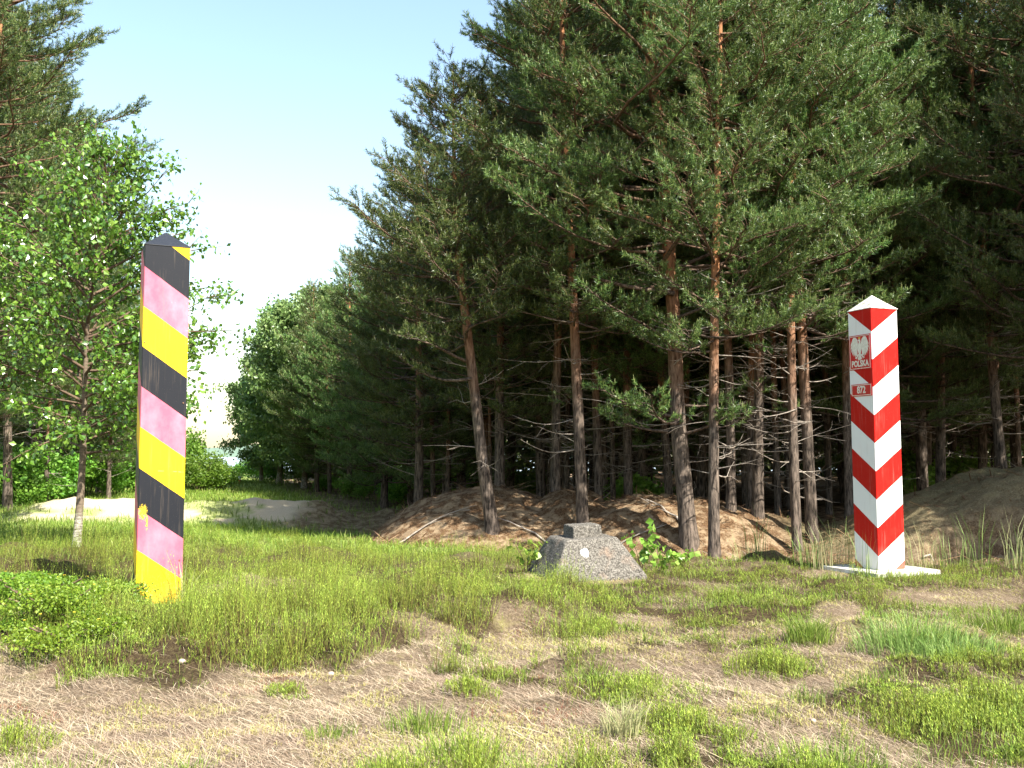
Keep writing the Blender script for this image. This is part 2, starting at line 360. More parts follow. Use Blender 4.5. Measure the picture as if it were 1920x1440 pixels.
# ------------------------------------------------------------------ blades
def blades(base, hgt, wid, lean, seed, curl=.5, az=None):
    """curved grass blades: 5 vertices, a quad and a triangle each"""
    r = np.random.RandomState(seed); n = len(base)
    hgt = np.broadcast_to(hgt, n); wid = np.broadcast_to(wid, n); lean = np.broadcast_to(lean, n)
    a = r.rand(n) * 6.283 if az is None else az
    d = np.stack([np.cos(a), np.sin(a), 0 * a], -1); a2 = r.rand(n) * 6.283
    s = np.stack([np.cos(a2), np.sin(a2), 0 * a], -1) * wid[:, None] * .5
    up = np.array([0, 0, 1.])
    l1 = lean * (1 - curl) ; 
    mid = base + up * (hgt * .55 * np.cos(l1))[:, None] + d * (hgt * .55 * np.sin(l1))[:, None]
    l2 = lean * (1 + curl)
    tip = mid + up * (hgt * .45 * np.cos(l2))[:, None] + d * (hgt * .45 * np.sin(l2))[:, None]
    v = np.stack([base - s, base + s, mid + s * .8, mid - s * .8, tip], 1).reshape(-1, 3)
    o = np.arange(n)[:, None] * 5
    loops = np.concatenate([o + np.array([0, 1, 2, 3]), o + np.array([3, 2, 4])], 1)      # 4 + 3 per blade
    return v, loops.ravel(), np.tile([4, 3], n), np.tile([0, 0, .55, .55, 1.], n)
def join_parts(parts):
    off = 0; V = []; Lp = []; S = []; A = []
    for v, l, s, a in parts: V.append(v); Lp.append(l + off); S.append(s); A.append(a); off += len(v)
    return np.concatenate(V), np.concatenate(Lp), np.concatenate(S), np.concatenate(A)
def build_blades(name, parts, m):
    v, l, s, a = join_parts(parts)
    return mesh_np(name, v, l, s, [m], None, {'tip': a})
def sprigs(base, hgt, seed, nl=7, lf=.017, lean=.35):
    """heather sprigs: a thin stem with small upright leaflets"""
    r = np.random.RandomState(seed); n = len(base)
    a = r.rand(n) * 6.283; le = np.abs(r.randn(n)) * lean
    d = np.stack([np.cos(a) * np.sin(le), np.sin(a) * np.sin(le), np.cos(le)], -1)
    s = np.stack([-np.sin(a + 1), np.cos(a + 1), 0 * a], -1) * .0022
    tip = base + d * hgt[:, None]
    v = np.stack([base - s, base + s, tip], 1).reshape(-1, 3)
    parts = [(v, np.arange(3 * n), np.full(n, 3), np.tile([0, 0, .9], n))]
    for q in range(nl):
        t = (.35 + .65 * (q + r.rand(n)) / nl)
        p = base + d * (hgt * t)[:, None]
        az = r.rand(n) * 6.283; e = .5 + r.rand(n) * .6
        ld = np.stack([np.cos(az) * np.cos(e), np.sin(az) * np.cos(e), np.sin(e)], -1)
        sd = np.stack([-np.sin(az), np.cos(az), 0 * az], -1)
        ln = lf * (.7 + .9 * r.rand(n)) * (1.25 - .5 * t); ww = ln * .105
        vv = np.stack([p - sd * ww[:, None], p + sd * ww[:, None], p + ld * ln[:, None]], 1).reshape(-1, 3)
        tt = np.repeat(np.clip(t * 1.1 - .1, 0, 1), 3)
        parts.append((vv, np.arange(3 * n), np.full(n, 3), tt))
    return join_parts(parts)
def scatter(n, x0, x1, y0, y1, seed, frame=1.12):
    """random ground points inside the wedge the camera can plausibly see, denser near"""
    r = np.random.RandomState(seed)
    y = y0 * (y1 / y0) ** r.rand(n); half = .52 * frame * y + .3
    x = (r.rand(n) * 2 - 1) * half
    k = (x > x0) & (x < x1); return x[k], y[k], r
def on(x, y, dz=0.): return np.stack([x, y, height(x, y) + dz], -1)

# heather: taller where the band lies, thin in the patches
x, y, r = scatter(230000, -9, 9, 4.2, 19.5, 11)
g_, n_, s_, c_ = zones(x, y); cl = fbm(x * 2.3, y * 2.3, 101, 3); fine = fbm(x * 6.5, y * 6.5, 107, 2); tall = fbm(x * .9, y * .9, 103, 2)
k = r.rand(len(x)) < g_ * sstep(.34, .50, cl) * sstep(.34, .50, fine) * .97
x, y, cl, fine, tall = x[k], y[k], cl[k], fine[k], tall[k]; px, py = px_of(x, y, 0 * x)
band = np.exp(-((px - 480) / 420) ** 2 - ((py - 1190) / 90) ** 2) + 1.3 * np.exp(-((px - 130) / 150) ** 2 - ((py - 1062) / 32) ** 2)
hg = (.04 + .20 * sstep(.38, .68, cl) * sstep(.38, .65, fine) + .24 * band * sstep(.3, .55, cl) + .13 * sstep(.42, .58, tall) * sstep(1150, 900, px)) * (.55 + .75 * r.rand(len(x)))
hg = hg * (1 - .45 * sstep(.50, .60, fbm(x * 3.3, y * 3.3, 109, 2)) * (band > .3))
ye = np.interp(x, [-3.6, -2.4, -1.8, -1.1, -.8, 0, .63], [7.0, 6.1, 6.6, 6.65, 7.5, 8.1, 8.4])
front = sstep(.9, .25, y - ye) * sstep(-.9, -1.5, x) * sstep(.42, .56, fbm(x * 3, y * 3, 111, 2) + .06)
hg = hg * (1 - .78 * sstep(.75, .45, np.abs((px - 300) / 90)) * sstep(7.9, 8.5, y) * sstep(10.6, 10.0, y))
hg = hg * np.where(px > 1100, .66, 1) * np.where(y > 13.5, .75, 1)
herb_zone = (px < 265) & (py > 1085) & (py < 1185)
k = ~herb_zone | (r.rand(len(x)) < .3)
x, y, hg, front = x[k], y[k], hg[k], front[k]
kw = r.rand(len(x)) < .14 + .35 * front
kw2 = r.rand(len(x)) < front * .1
wood = blades(on(x[kw], y[kw], -.01), hg[kw] * .9, .003, .25 + .4 * r.rand(kw.sum()), 13, .5); wood = (wood[0], wood[1], wood[2], wood[3] * 0)
tag(link('heather', build_blades('heather', [sprigs(on(x[~kw2], y[~kw2], -.01), hg[~kw2], 12, 10, .0165, .45), wood], M['heather'])),
    'knee-low yellow-green heather spreading round the posts and the stone', 'heather', kind='stuff')
# short grass among the heather and the meadow behind
parts = []
x, y, r = scatter(90000, -14, 9, 4.2, 19, 13)
g_, n_, s_, c_ = zones(x, y); cl = fbm(x * 1.9, y * 1.9, 131, 3)
k = r.rand(len(x)) < g_ * (.12 + .88 * sstep(.46, .58, cl)); x, y = x[k], y[k]
parts.append(blades(on(x, y, -.01), (.05 + .09 * r.rand(len(x))), .0022 + .0003 * y, .15 + .5 * r.rand(len(x)), 14))
x, y, r = scatter(120000, -30, -.5, 14.5, 60, 15, 1.2)
g_, n_, s_, c_ = zones(x, y)
k = (r.rand(len(x)) < (1 - n_) * (1 - s_ * 1.2)); x, y = x[k], y[k]
parts.append(blades(on(x, y, -.01), (.08 + .14 * r.rand(len(x))) * (.7 + .012 * y), .003 + .0006 * y, .2 + .5 * r.rand(len(x)), 16))
tag(link('grass', build_blades('grass', parts, M['grass'])), 'short green grass between the heather and over the meadow', 'grass', kind='stuff')
# straw lying on the dry ground
x, y, r = scatter(190000, -8, 8, 4.0, 13.5, 17)
g_, n_, s_, c_ = zones(x, y); k = r.rand(len(x)) < (1 - g_ * .93); x, y = x[k], y[k]
az = 2.9 + r.randn(len(x)) * 1.1; ln = .05 + .13 * r.rand(len(x)) ** 2
parts = [blades(on(x, y, .002 + 0 * x), ln,   .0014 + .0014 * r.rand(len(x)), 1.25 + .25 * r.rand(len(x)), 18, .12, az)]
x, y, r = scatter(1500, -8, 8, 4.2, 13, 19)
g_, n_, s_, c_ = zones(x, y); k = r.rand(len(x)) < (1 - g_ * .6); x, y = x[k], y[k]
parts.append(blades(on(x, y, .004),   .12 + .22 * r.rand(len(x)) ** 2, .003 + .003 * r.rand(len(x)), 1.3 + .2 * r.rand(len(x)), 20, .08, 2.9 + r.randn(len(x)) * .7))
tag(link('dry_straw', build_blades('dry_straw', parts, M['straw'])), 'pale dry straw matted over the bare ground in front', 'straw', kind='stuff')
# moss
for nm, lb, key, sd, th in (('yellow_moss', 'yellowish moss cushions between the dry straw', 'moss', 141, .55), ('red_moss', 'rusty red moss patches in the dry ground', 'redmoss', 151, .645)):
    x, y, r = scatter(130000 if sd == 141 else 70000, -8, 8, 4.0, 12.5, sd)
    g_, n_, s_, c_ = zones(x, y); cl = fbm(x * 1.3, y * 1.6, sd + 2, 4) * .75 + .25 * fbm(x * 7, y * 7, sd + 7, 2)
    px, py = px_of(x, y, 0 * x)
    if sd == 141: cl = cl + .03 + .05 * sstep(900, 1200, px) - .10 * sstep(700, 400, px)
    else: cl = cl + .06 * np.exp(-((px - 850) / 300) ** 2 - ((py - 1360) / 70) ** 2) - .05 * sstep(1100, 1300, px)
    k = r.rand(len(x)) < (1 - g_ * .8) * sstep(th, th + .05, cl); x, y = x[k], y[k]
    me = build_blades(nm, [sprigs(on(x, y, -.004), .014 + .022 * r.rand(len(x)), sd + 1, 4, .011, .5)], M[key])
    tag(link(nm, me), lb, 'moss', kind='stuff')
# litter and small sticks over the mounds
x, y, r = scatter(90000, -4, 11, 13.2, 22, 21, 1.2)
g_, n_, s_, c_ = zones(x, y); k = r.rand(len(x)) < np.clip(n_ + c_ * .6, 0, 1) * (.25 + .75 * sstep(.4, .6, fbm(x * 1.5, y * 3, 211))); x, y = x[k], y[k]
parts = [blades(on(x, y, .004), .06 + .12 * r.rand(len(x)), .006 + .004 * r.rand(len(x)), 1.25 + .35 * r.rand(len(x)), 22, .15)]
x, y, r = scatter(1500, -4, 11, 13.5, 22, 23, 1.2)
g_, n_, s_, c_ = zones(x, y); k = r.rand(len(x)) < np.clip(n_ + c_, 0, 1); x, y = x[k], y[k]
parts.append(blades(on(x, y, .02), .3 + .6 * r.rand(len(x)), .012 + .01 * r.rand(len(x)), 1.3 + .25 * r.rand(len(x)), 24, .1))
tag(link('pine_litter', build_blades('pine_litter', parts, M['litter'])), 'brown needle litter and fallen twigs over the sandy mounds', 'needle litter', kind='stuff')

# ------------------------------------------------------------------ trees
def needles_for(pos, dirs, lens, K, ln, wd, seed):
    r = np.random.RandomState(seed); n = len(pos)
    pos = np.repeat(pos, K, 0); dirs = np.repeat(dirs, K, 0); lens = np.repeat(lens, K)
    t = np.tile((np.arange(K) + .5) / K, n)
    rd = r.randn(n * K, 3); rd -= dirs * np.sum(rd * dirs, 1)[:, None]; rd /= np.linalg.norm(rd, axis=1)[:, None] + 1e-9
    base = pos + dirs * (lens * t)[:, None]
    nd = dirs * .62 + rd * .78
    L_ = ln * (.75 + .5 * r.rand(n * K))
    sd = np.cross(nd, r.randn(n * K, 3)); sd /= np.linalg.norm(sd, axis=1)[:, None] + 1e-9
    tip = base + nd * L_[:, None]
    v = np.stack([base - sd * wd * .5, base + sd * wd * .5, tip], 1).reshape(-1, 3)
    return v
def candles_for(pos, dirs, seed, ln=.075, w=.008):
    r = np.random.RandomState(seed); n = len(pos)
    d = dirs * .35 + np.array([0, 0, 1.]) + r.randn(n, 3) * .12; d /= np.linalg.norm(d, axis=1)[:, None]
    L_ = ln * (.6 + .8 * r.rand(n)); out = []
    for a in (np.array([1., .2, 0]), np.array([-.2, 1., 0])):
        s = np.cross(d, a); s /= np.linalg.norm(s, axis=1)[:, None] + 1e-9; s *= w * .5
        tip = pos + d * L_[:, None]
        out.append(np.stack([pos - s, pos + s, tip + s * .4, tip - s * .4], 1).reshape(-1, 3))
    return np.concatenate(out)
def make_pine(seed, Ht, hb, Rc, r0, path=None, dead=30, K=18, ln=.066, wd=.0105, whorl=.40, nb=6, cand=.55, low=(), shape=.62, twsp=.072, clear=None, limbs=()):
    """returns (trunk mesh, crown mesh): Scots pine of height Ht, live crown from hb up, crown radius Rc"""
    rng = random.Random(seed); nr = np.random.RandomState(seed)
    W = MB(); n = 26
    if path is None:
        ax, ay = rng.uniform(-.03, .03), rng.uniform(-.03, .03); ph = rng.uniform(0, 6)
        path = lambda t: (ax * Ht * t * t + .09 * math.sin(ph + 4 * t), ay * Ht * t * t + .09 * math.cos(ph + 3.3 * t))
    def tp(h):
        t = h / Ht; o = path(t); o0 = path(0); return np.array([o[0] - o0[0], o[1] - o0[1], h])
    def tr(h):
        t = h / Ht; return max(.012, r0 * (1 - t) ** .75 * (1 + .22 * math.exp(-h / .2)))
    hs = np.concatenate([[-.3, 0, .12, .3], np.linspace(.6, Ht, n)])
    rough = 1 + .09 * (nr.rand(len(hs), 12) - .5)
    tube(W, [tp(h) for h in hs], [tr(max(h, 0)) for h in hs], 12, 0, rough=rough)
    SP, SD, SL = [], [], []
    def branch(h, az, elev, Lb, rb, live, dens=1.):
        st = tp(h); pts = []; ns = 6
        d = np.array([math.cos(az) * math.cos(elev), math.sin(az) * math.cos(elev), math.sin(elev)])
        sag = rng.uniform(-.14, .06); tipup = rng.uniform(.05, .28)
        wob = nr.randn(3) * .09
        side = np.array([-math.sin(az), math.cos(az), 0])
        for q in range(ns + 1):
            s = q / ns
            pts.append(st + d * Lb * s + np.array([0, 0, 1.]) * Lb * (sag * math.sin(s * 3.1) + tipup * s * s) + side * Lb * wob[0] * math.sin(s * 5 + wob[1] * 40))
        pts = np.array(pts); rr = rb * (1 - np.linspace(0, 1, ns + 1) * .8)
        tube(W, pts, rr, 5, 2 if live else 1)
        if not live:
            for q in range(rng.randint(1, 4)):
                s = rng.uniform(.3, .9); p = pts[int(s * ns)]
                a = az + rng.choice([-1, 1]) * rng.uniform(.5, 1.1); e = elev + rng.uniform(-.5, .5); l = Lb * rng.uniform(.2, .5)
                dd = np.array([math.cos(a) * math.cos(e), math.sin(a) * math.cos(e), math.sin(e)])
                tube(W, [p, p + dd * l * .5 + nr.randn(3) * .03, p + dd * l], [rb * .4, rb * .3, rb * .12], 3, 1)
            return
        m_ = max(4, int(Lb * .85 / twsp)); sgn = 1
        for q in range(m_):
            s = 1 - .68 * ((q + rng.random()) / m_) ** 1.35
            if rng.random() > dens: continue
            x = s * ns; i0 = min(ns - 1, int(x)); p = pts[i0] + (pts[i0 + 1] - pts[i0]) * (x - i0)
            sgn = -sgn; a = az + sgn * rng.uniform(.5, 1.15); e = rng.uniform(-.05, .6)
            l = (.22 + .26 * rng.random()) * (.6 + .6 * (1 - s)) * min(1.5, .5 + Lb * .4)
            dd = np.array([math.cos(a) * math.cos(e), math.sin(a) * math.cos(e), math.sin(e)])
            end = p + dd * l + np.array([0, 0, l * .25])
            midp = (p + end) / 2 + nr.randn(3) * .02
            tube(W, [p, midp, end], [.006, .005, .003], 3, 2)
            ks = max(2, int(l / .062))
            for j in range(ks):
                u = .25 + .75 * (j + .5) / ks; sp = p + (end - p) * u + nr.randn(3) * .015
                sd = dd + nr.randn(3) * .45 + np.array([0, 0, .42]); sd /= np.linalg.norm(sd)
                SP.append(sp); SD.append(sd); SL.append(.07 + .06 * rng.random())
            SP.append(end); SD.append((dd + np.array([0, 0, .6])) / np.linalg.norm(dd + np.array([0, 0, .6]))); SL.append(.12)
    h = hb
    while h < Ht - .15:
        c = (h - hb) / (Ht - hb)
        prof = (1 - c) ** shape * (.62 + .38 * min(1, c / .22)) + .06
        k = nb if c < .85 else 4; a0 = rng.uniform(0, 6.28)
        for q in range(k):
            if rng.random() < .12: continue
            aa = (a0 + q * 6.283 / k) % 6.283
            if clear and clear[0] < h < clear[1] and abs(aa - 4.71) < 1.0: continue
            Lb = Rc * prof * rng.uniform(.6, 1.18)
            branch(h + rng.uniform(-.15, .15), a0 + q * 6.283 / k + rng.uniform(-.3, .3), R(2 + 40 * c ** 1.6) + rng.uniform(-.15, .18), Lb, .007 + .0105 * Lb, True)
        h += whorl * rng.uniform(.8, 1.2) * (1 - .35 * c)
    for q in range(2): branch(rng.uniform(.6, .95) * hb, rng.uniform(0, 6.28), rng.uniform(-.1, .25), rng.uniform(.5, 1.2), .014, True, .7)
    for (hh, az, el, Lb) in low: branch(hh, az, el, Lb, .012 + .014 * Lb, True, .9)
    for pts_, r_ in limbs:                                            # big bare limbs with foliage only at the end
        pts_ = np.array([tp(pts_[0])] + [np.array(p_) for p_ in pts_[1:]]); tube(W, pts_, np.linspace(r_, r_ * .35, len(pts_)), 7, 0)
        e_ = pts_[-1]; sv = tp
        for q in range(9):
            tp = (lambda h_, p_=pts_[-1 - (q % 2)]: p_); branch(0, rng.uniform(-1.2, 1.2) + (0 if pts_[-1][0] > 0 else math.pi), rng.uniform(.1, .9), rng.uniform(.6, 1.3), .014, True)
        tp = sv
    for q in range(dead):
        hh = rng.uniform(.9, max(1.2, hb + 1.2)); branch(hh, rng.uniform(0, 6.28), rng.uniform(-.35, .35), rng.uniform(.35, 1.35), rng.uniform(.006, .014), False)
    SP, SD, SL = np.array(SP), np.array(SD), np.array(SL)
    C = MB()
    v = needles_for(SP, SD, SL, K, ln, wd, seed + 1); C.add(v, np.arange(len(v)).reshape(-1, 3), 0)
    kk = (nr.rand(len(SP)) < cand) & (SD[:, 2] > .2)
    if kk.sum(): 
        v = candles_for(SP[kk] + SD[kk] * SL[kk][:, None] * .8, SD[kk], seed + 2); C.add(v, np.arange(len(v)).reshape(-1, 4), 1)
    return W.mesh('trunk', [M['pine_bark'], M['dead_wood'], M['branch_bark']], True), C.mesh('crown', [M['needles'], M['candle']])
def leaves_for(pos, size, seed, droop=.5, asp=.75):
    r = np.random.RandomState(seed); n = len(pos)
    d = r.randn(n, 3); d[:, 2] -= droop * 1.8; d /= np.linalg.norm(d, axis=1)[:, None]
    s = np.cross(d, r.randn(n, 3)); s /= np.linalg.norm(s, axis=1)[:, None] + 1e-9
    nn = np.cross(d, s); sz = (size * (.6 + .8 * r.rand(n)))[:, None]
    b = pos; m1 = pos + d * sz * .42
    v = np.stack([b, m1 + s * sz * asp * .5 + nn * sz * .08, pos + d * sz, m1 - s * sz * asp * .5 + nn * sz * .08], 1).reshape(-1, 3)
    return v
def make_leafy(seed, Ht, hb, Rc, r0, size, per, path=None, elev=(25, 65), weep=0., nbr=40, bark='birch_bark', leafm='birch_leaf', explicit=(), shape=None, droop=.5, sub=6):
    rng = random.Random(seed); nr = np.random.RandomState(seed); W = MB()
    if path is None:
        ax = rng.uniform(-.04, .04); path = lambda t: (ax * Ht * t + .1 * math.sin(5 * t), .08 * math.cos(4 * t))
    def tp(h): t = h / Ht; o = path(t); o0 = path(0); return np.array([o[0] - o0[0], o[1] - o0[1], h])
    hs = np.concatenate([[-.3, 0, .15], np.linspace(.5, Ht, 20)])
    tube(W, [tp(h) for h in hs], [max(.008, r0 * (1 - max(h, 0) / Ht) ** .9 * (1 + .3 * math.exp(-max(h, 0) / .2))) for h in hs], 9, 0)
    LP = []
    shp = shape or (lambda c: (math.sin(min(1, c * 1.25 + .12) * math.pi * .62)) * (1 - c) ** .45 * 1.25)
    def br(p0, az, el, Lb, rb, lvl):
        ns = 5; d = np.array([math.cos(az) * math.cos(el), math.sin(az) * math.cos(el), math.sin(el)]); pts = []
        for q in range(ns + 1):
            s = q / ns; pts.append(p0 + d * Lb * s + np.array([0, 0, -1.]) * Lb * (weep * s * s * (1 if lvl else .5)) + nr.randn(3) * .02 * s * Lb)
        tube(W, pts, [rb * (1 - .8 * q / ns) for q in range(ns + 1)], 4 if lvl == 0 else 3, 1)
        if lvl == 0:
            for q in range(max(3, int(sub * min(1.5, Lb)))):
                s = rng.uniform(.25, 1); p = pts[min(ns, int(s * ns + .5))]
                br(p, az + rng.uniform(-1.1, 1.1), el + rng.uniform(-.7, .4), Lb * rng.uniform(.25, .5) * (1.2 - .5 * s), rb * .4, 1)
        nl = int(per * Lb * (1 if lvl else .45))
        for q in range(nl):
            s = .15 + .85 * rng.random() if lvl else .45 + .55 * rng.random(); x = s * ns; i0 = min(ns - 1, int(x))
            LP.append(np.array(pts[i0]) + (np.array(pts[i0 + 1]) - pts[i0]) * (x - i0) + nr.randn(3) * size * .9)
    for q in range(nbr):
        c = (q + rng.random()) / nbr; h = hb + (Ht - hb) * c * .97
        br(tp(h), q * 2.4 + rng.uniform(-.4, .4), R(elev[0] + (elev[1] - elev[0]) * c) + rng.uniform(-.15, .15), max(.25, Rc * shp(c) * rng.uniform(.7, 1.15)), .008 + .011 * Rc * shp(c), 0)
    for (h, end) in explicit:
        p0 = tp(h); dv = np.array(end) - p0; l = np.linalg.norm(dv)
        br(p0, math.atan2(dv[1], dv[0]), math.asin(dv[2] / l), l, .010 + .008 * l, 0)
    C = MB(); v = leaves_for(np.array(LP), size, seed + 5, droop); C.add(v, np.arange(len(v)).reshape(-1, 4), 0)
    return W.mesh('trunk', [M[bark], M['twig_bark']], True), C.mesh('crown', [M[leafm]])
def make_bush(seed, rx, ry, h, size, nleaf, leafm='bush_leaf', stems=9):
    rng = random.Random(seed); nr = np.random.RandomState(seed); W = MB(); LP = []
    for s in range(stems):
        a = rng.uniform(0, 6.28); q = rng.uniform(.2, 1)
        end = np.array([math.cos(a) * rx * q * .8, math.sin(a) * ry * q * .8, h * rng.uniform(.55, .95)])
        tube(W, [end * np.array([.08, .08, 0]) - np.array([0, 0, .1]), end * np.array([.5, .5, .55]), end], [.02, .014, .006], 4)
    lob = [(rng.uniform(-.6, .6) * rx, rng.uniform(-.6, .6) * ry, rng.uniform(.3, .85) * h, rng.uniform(.28, .5)) for _ in range(16)]
    for q in range(nleaf):
        cx, cy, cz, rr = lob[q % len(lob)]; d = nr.randn(3); d /= np.linalg.norm(d); d *= rr * rng.random() ** .35
        p = np.array([cx + d[0] * rx * 1.1, cy + d[1] * ry * 1.1, max(.05, cz + d[2] * h * .75)]); LP.append(p)
    C = MB(); v = leaves_for(np.array(LP), size, seed + 5, .3); C.add(v, np.arange(len(v)).reshape(-1, 4), 0)
    return W.mesh('stems', [M['twig_bark']], True), C.mesh('foliage', [M[leafm]])
def plant(name, loc, meshes, parts=('trunk', 'crown'), rz=0., s=1.):
    e = empty(name, loc, rz); e.scale = (s, s, s)
    for pn, me in zip(parts, meshes): link(pn, me, e)
    return e

def trunk_path(pts, D, Ht):
    """trunk bend read off the photograph: pixel points of the trunk at distance D, as x offset by height fraction"""
    hx = []; base = P(pts[0][0], pts[0][1], D)
    for (a, b_) in pts: q = P(a, b_, D); hx.append(((q[2] - base[2]) / Ht, q[0] - base[0]))
    hx.sort(); T = [q[0] for q in hx]; Xo = [q[1] for q in hx]
    return lambda t: (float(np.interp(t, T, Xo)), .05 * math.sin(6 * t))
# -- named front pines
bigp = make_pine(101, 13.5, 4.6, 3.4, .142, trunk_path([(1292, 1005), (1283, 900), (1272, 800), (1265, 600), (1250, 400), (1240, 240), (1215, 90), (1190, -300)], 16.2, 13.5),
                 dead=16, whorl=.42, nb=6, clear=(3.6, 6.6),
                 limbs=[((5.2, (.45, -.1, 5.75), (.85, -.2, 6.1), (1.45, -.3, 6.5), (2.1, -.3, 7.3)), .055), ((4.75, (-.5, -.3, 5.15), (-1.1, -.4, 5.35), (-1.9, -.4, 5.4)), .04), ((8.0, (-.5, -.2, 8.7), (-.9, -.3, 9.4)), .05)],
                 low=[(1.75, 2.6, .10, 1.3), (1.95, 4.3, .05, 1.5), (1.7, 5.4, -.02, 1.2), (2.0, 3.6, .12, 1.5), (2.2, .2, .1, 1.0), (3.2, 3.9, .1, 1.9), (3.6, 5.3, .15, 1.6), (4.0, 3.2, .15, 2.4), (4.3, 4.6, .2, 2.3), (4.4, .1, .3, 2.2)])
q = P(1292, 1005, 16.2); o = plant('pine_tree', (q[0], q[1], H(q[0], q[1])), bigp)
tag(o, 'large pine with thick orange-brown upper trunk, tallest in the front row behind the concrete stone', 'pine tree')
lean = make_pine(102, 8.2, 3.6, 2.1, .115, trunk_path([(924, 975), (905, 850), (890, 720), (872, 570), (858, 450), (852, 300), (850, 175)], 17.2, 8.2),
                 dead=10, whorl=.27, nb=6, shape=.8, low=[(2.6, 3.0, .1, 1.5), (2.9, 3.9, .15, 1.5), (3.2, 2.2, .1, 1.4), (3.3, 5.1, .1, 1.3)])
q = P(924, 975, 17.2); o = plant('pine_tree', (q[0], q[1], H(q[0], q[1])), lean)
tag(o, 'short pine with curved trunk leaning left, growing on the left sandy mound', 'pine tree')
# -- generic variants
VAR = {
    'A': make_pine(111, 12.5, 2.8, 2.6, .108, dead=16),
    'B': make_pine(112, 13.0, 3.6, 2.3, .10, dead=22),
    'C': make_pine(113, 12.0, 2.0, 3.0, .12, dead=12),
    'D': make_pine(114, 9.0, 1.7, 2.3, .11, dead=14, whorl=.28, shape=.85, cand=.5),
    'E': make_pine(115, 9.5, 1.0, 2.5, .12, dead=8, whorl=.28, shape=.9, cand=.5),
    'J': make_pine(119, 12.3, 5.6, 1.5, .068, dead=34, nb=5),
    'F': make_pine(116, 12.5, 4.6, 2.0, .084, dead=34),
    'G': make_pine(117, 12.0, 3.2, 2.6, .14, dead=40, whorl=.40, nb=6, K=8, ln=.10, wd=.026, cand=.15, twsp=.12),   # coarser needles, for far away
    'I': make_pine(118, 12.0, 4.6, 2.4, .14, dead=40, whorl=.40, nb=6, K=8, ln=.10, wd=.026, cand=.15, twsp=.12),
}
VH = {'A': 12.5, 'B': 13, 'C': 12, 'D': 9, 'E': 9.5, 'F': 12.5, 'J': 12.3, 'G': 12, 'I': 12}
used = {}
def pine(var, px, D, Ht, label, group=None, rz=None, x=None, tilt=(0, 0), seed=[0]):
    seed[0] += 1; rr = random.Random(seed[0] * 77)
    xx = (px - 960) / F * D * 1.0 if x is None else x
    zz = H(xx, D); s = Ht / VH[var]; rz = rr.uniform(0, 6.28) if rz is None else rz
    sx = s * rr.uniform(.92, 1.1)
    if var not in used:
        o = plant('pine_tree', (xx, D, zz), VAR[var]); used[var] = o; o.rotation_euler = (tilt[0], tilt[1], rz); o.scale = (sx, sx, s)
    else: o = dup(used[var], (xx, D, zz), rz, (sx, sx, s), tilt)
    for k_ in ('label', 'category', 'group'):
        if k_ in o: del o[k_]
    tag(o, label, 'pine tree', group); return o
def Htop(px, py, D): return P(px, py, D)[2] - H((px - 960) / F * D, D)
FR = 'front row pines of the forest edge'
pine('B', 1336, 15.4, 12.0, 'dark straight pine trunk just right of the large orange-barked pine', FR)
pine('B', 1092, 17.2, 12.6, 'pine rising from the dip between the two mounds, trunk leaning slightly left', FR, tilt=(0, -.055))
pine('F', 1042, 19.5, 12.5, 'thin pine close behind the left mound, between the leaning pine and the dip pine', FR, tilt=(0, -.02))
pine('F', 1124, 20.5, 13.0, 'pale-barked pine straight up behind the dip between the mounds', FR, tilt=(0, -.01))
pine('B', 1178, 21.0, 13.0, 'sunlit slender pine behind the second mound, left of the large pine', FR)
pine('B', 1035, 22.5, 13.6, 'tall pine whose top leaves the frame above the leaning pine', FR)
pine('A', 1015, 25.5, 14.6, 'tall bushy pine forming the forest edge against the sky at the top centre', FR)
pine('C', 1130, 24.5, 15.0, 'broad pine top filling the upper frame left of the large pine', FR)
pine('D', 785, 24.5, Htop(775, 238, 24.5), 'pointed shorter pine standing out left of the leaning pine against the sky', FR)
pine('E', 838, 28.0, Htop(812, 290, 28), 'bushy pine tucked between the pointed pine and the leaning pine', FR)
pine('E', 722, 32.0, Htop(715, 425, 32), 'pale-tipped young pine left of the pointed pine', FR)
pine('D', 655, 37.0, Htop(650, 470, 37), 'small spiky pine between the leafy trees and the pale-tipped young pine', FR)
pine('E', 596, 42.0, Htop(596, 530, 42), 'low pine beside the rounded leafy tree at the far forest edge', FR)
pine('F', 1490, 16.4, 12.6, 'left stem of the close pine pair, with sunlit pale bark', FR, tilt=(0, .005))
pine('B', 1518, 16.9, 12.8, 'right stem of the close pine pair left of the red and white post, in shade', FR, tilt=(0, -.03))
pine('B', 1418, 17.4, 12.4, 'thin pine midway between the dark straight trunk and the close pine pair', FR)
pine('F', 1368, 17.6, 12.0, 'slim reddish pine just behind the dark straight trunk', FR)
pine('B', 1590, 18.6, 12.6, 'pine whose trunk shows just left of the red and white post', FR)
pine('C', 1668, 20.5, 12.6, 'pine with low spreading branches right behind the red and white post', FR)
pine('B', 1878, 19.2, 12.8, 'orange-stemmed pine leaning left above the right-hand bank', FR, tilt=(0, -.035))
pine('A', 1758, 21.5, 12.4, 'green bushy pine behind the right-hand bank, between the post and the orange-stemmed pine', FR)
pine('C', 1935, 17.8, 12.4, 'dark pine at the right edge of the photo, on the bank', FR)
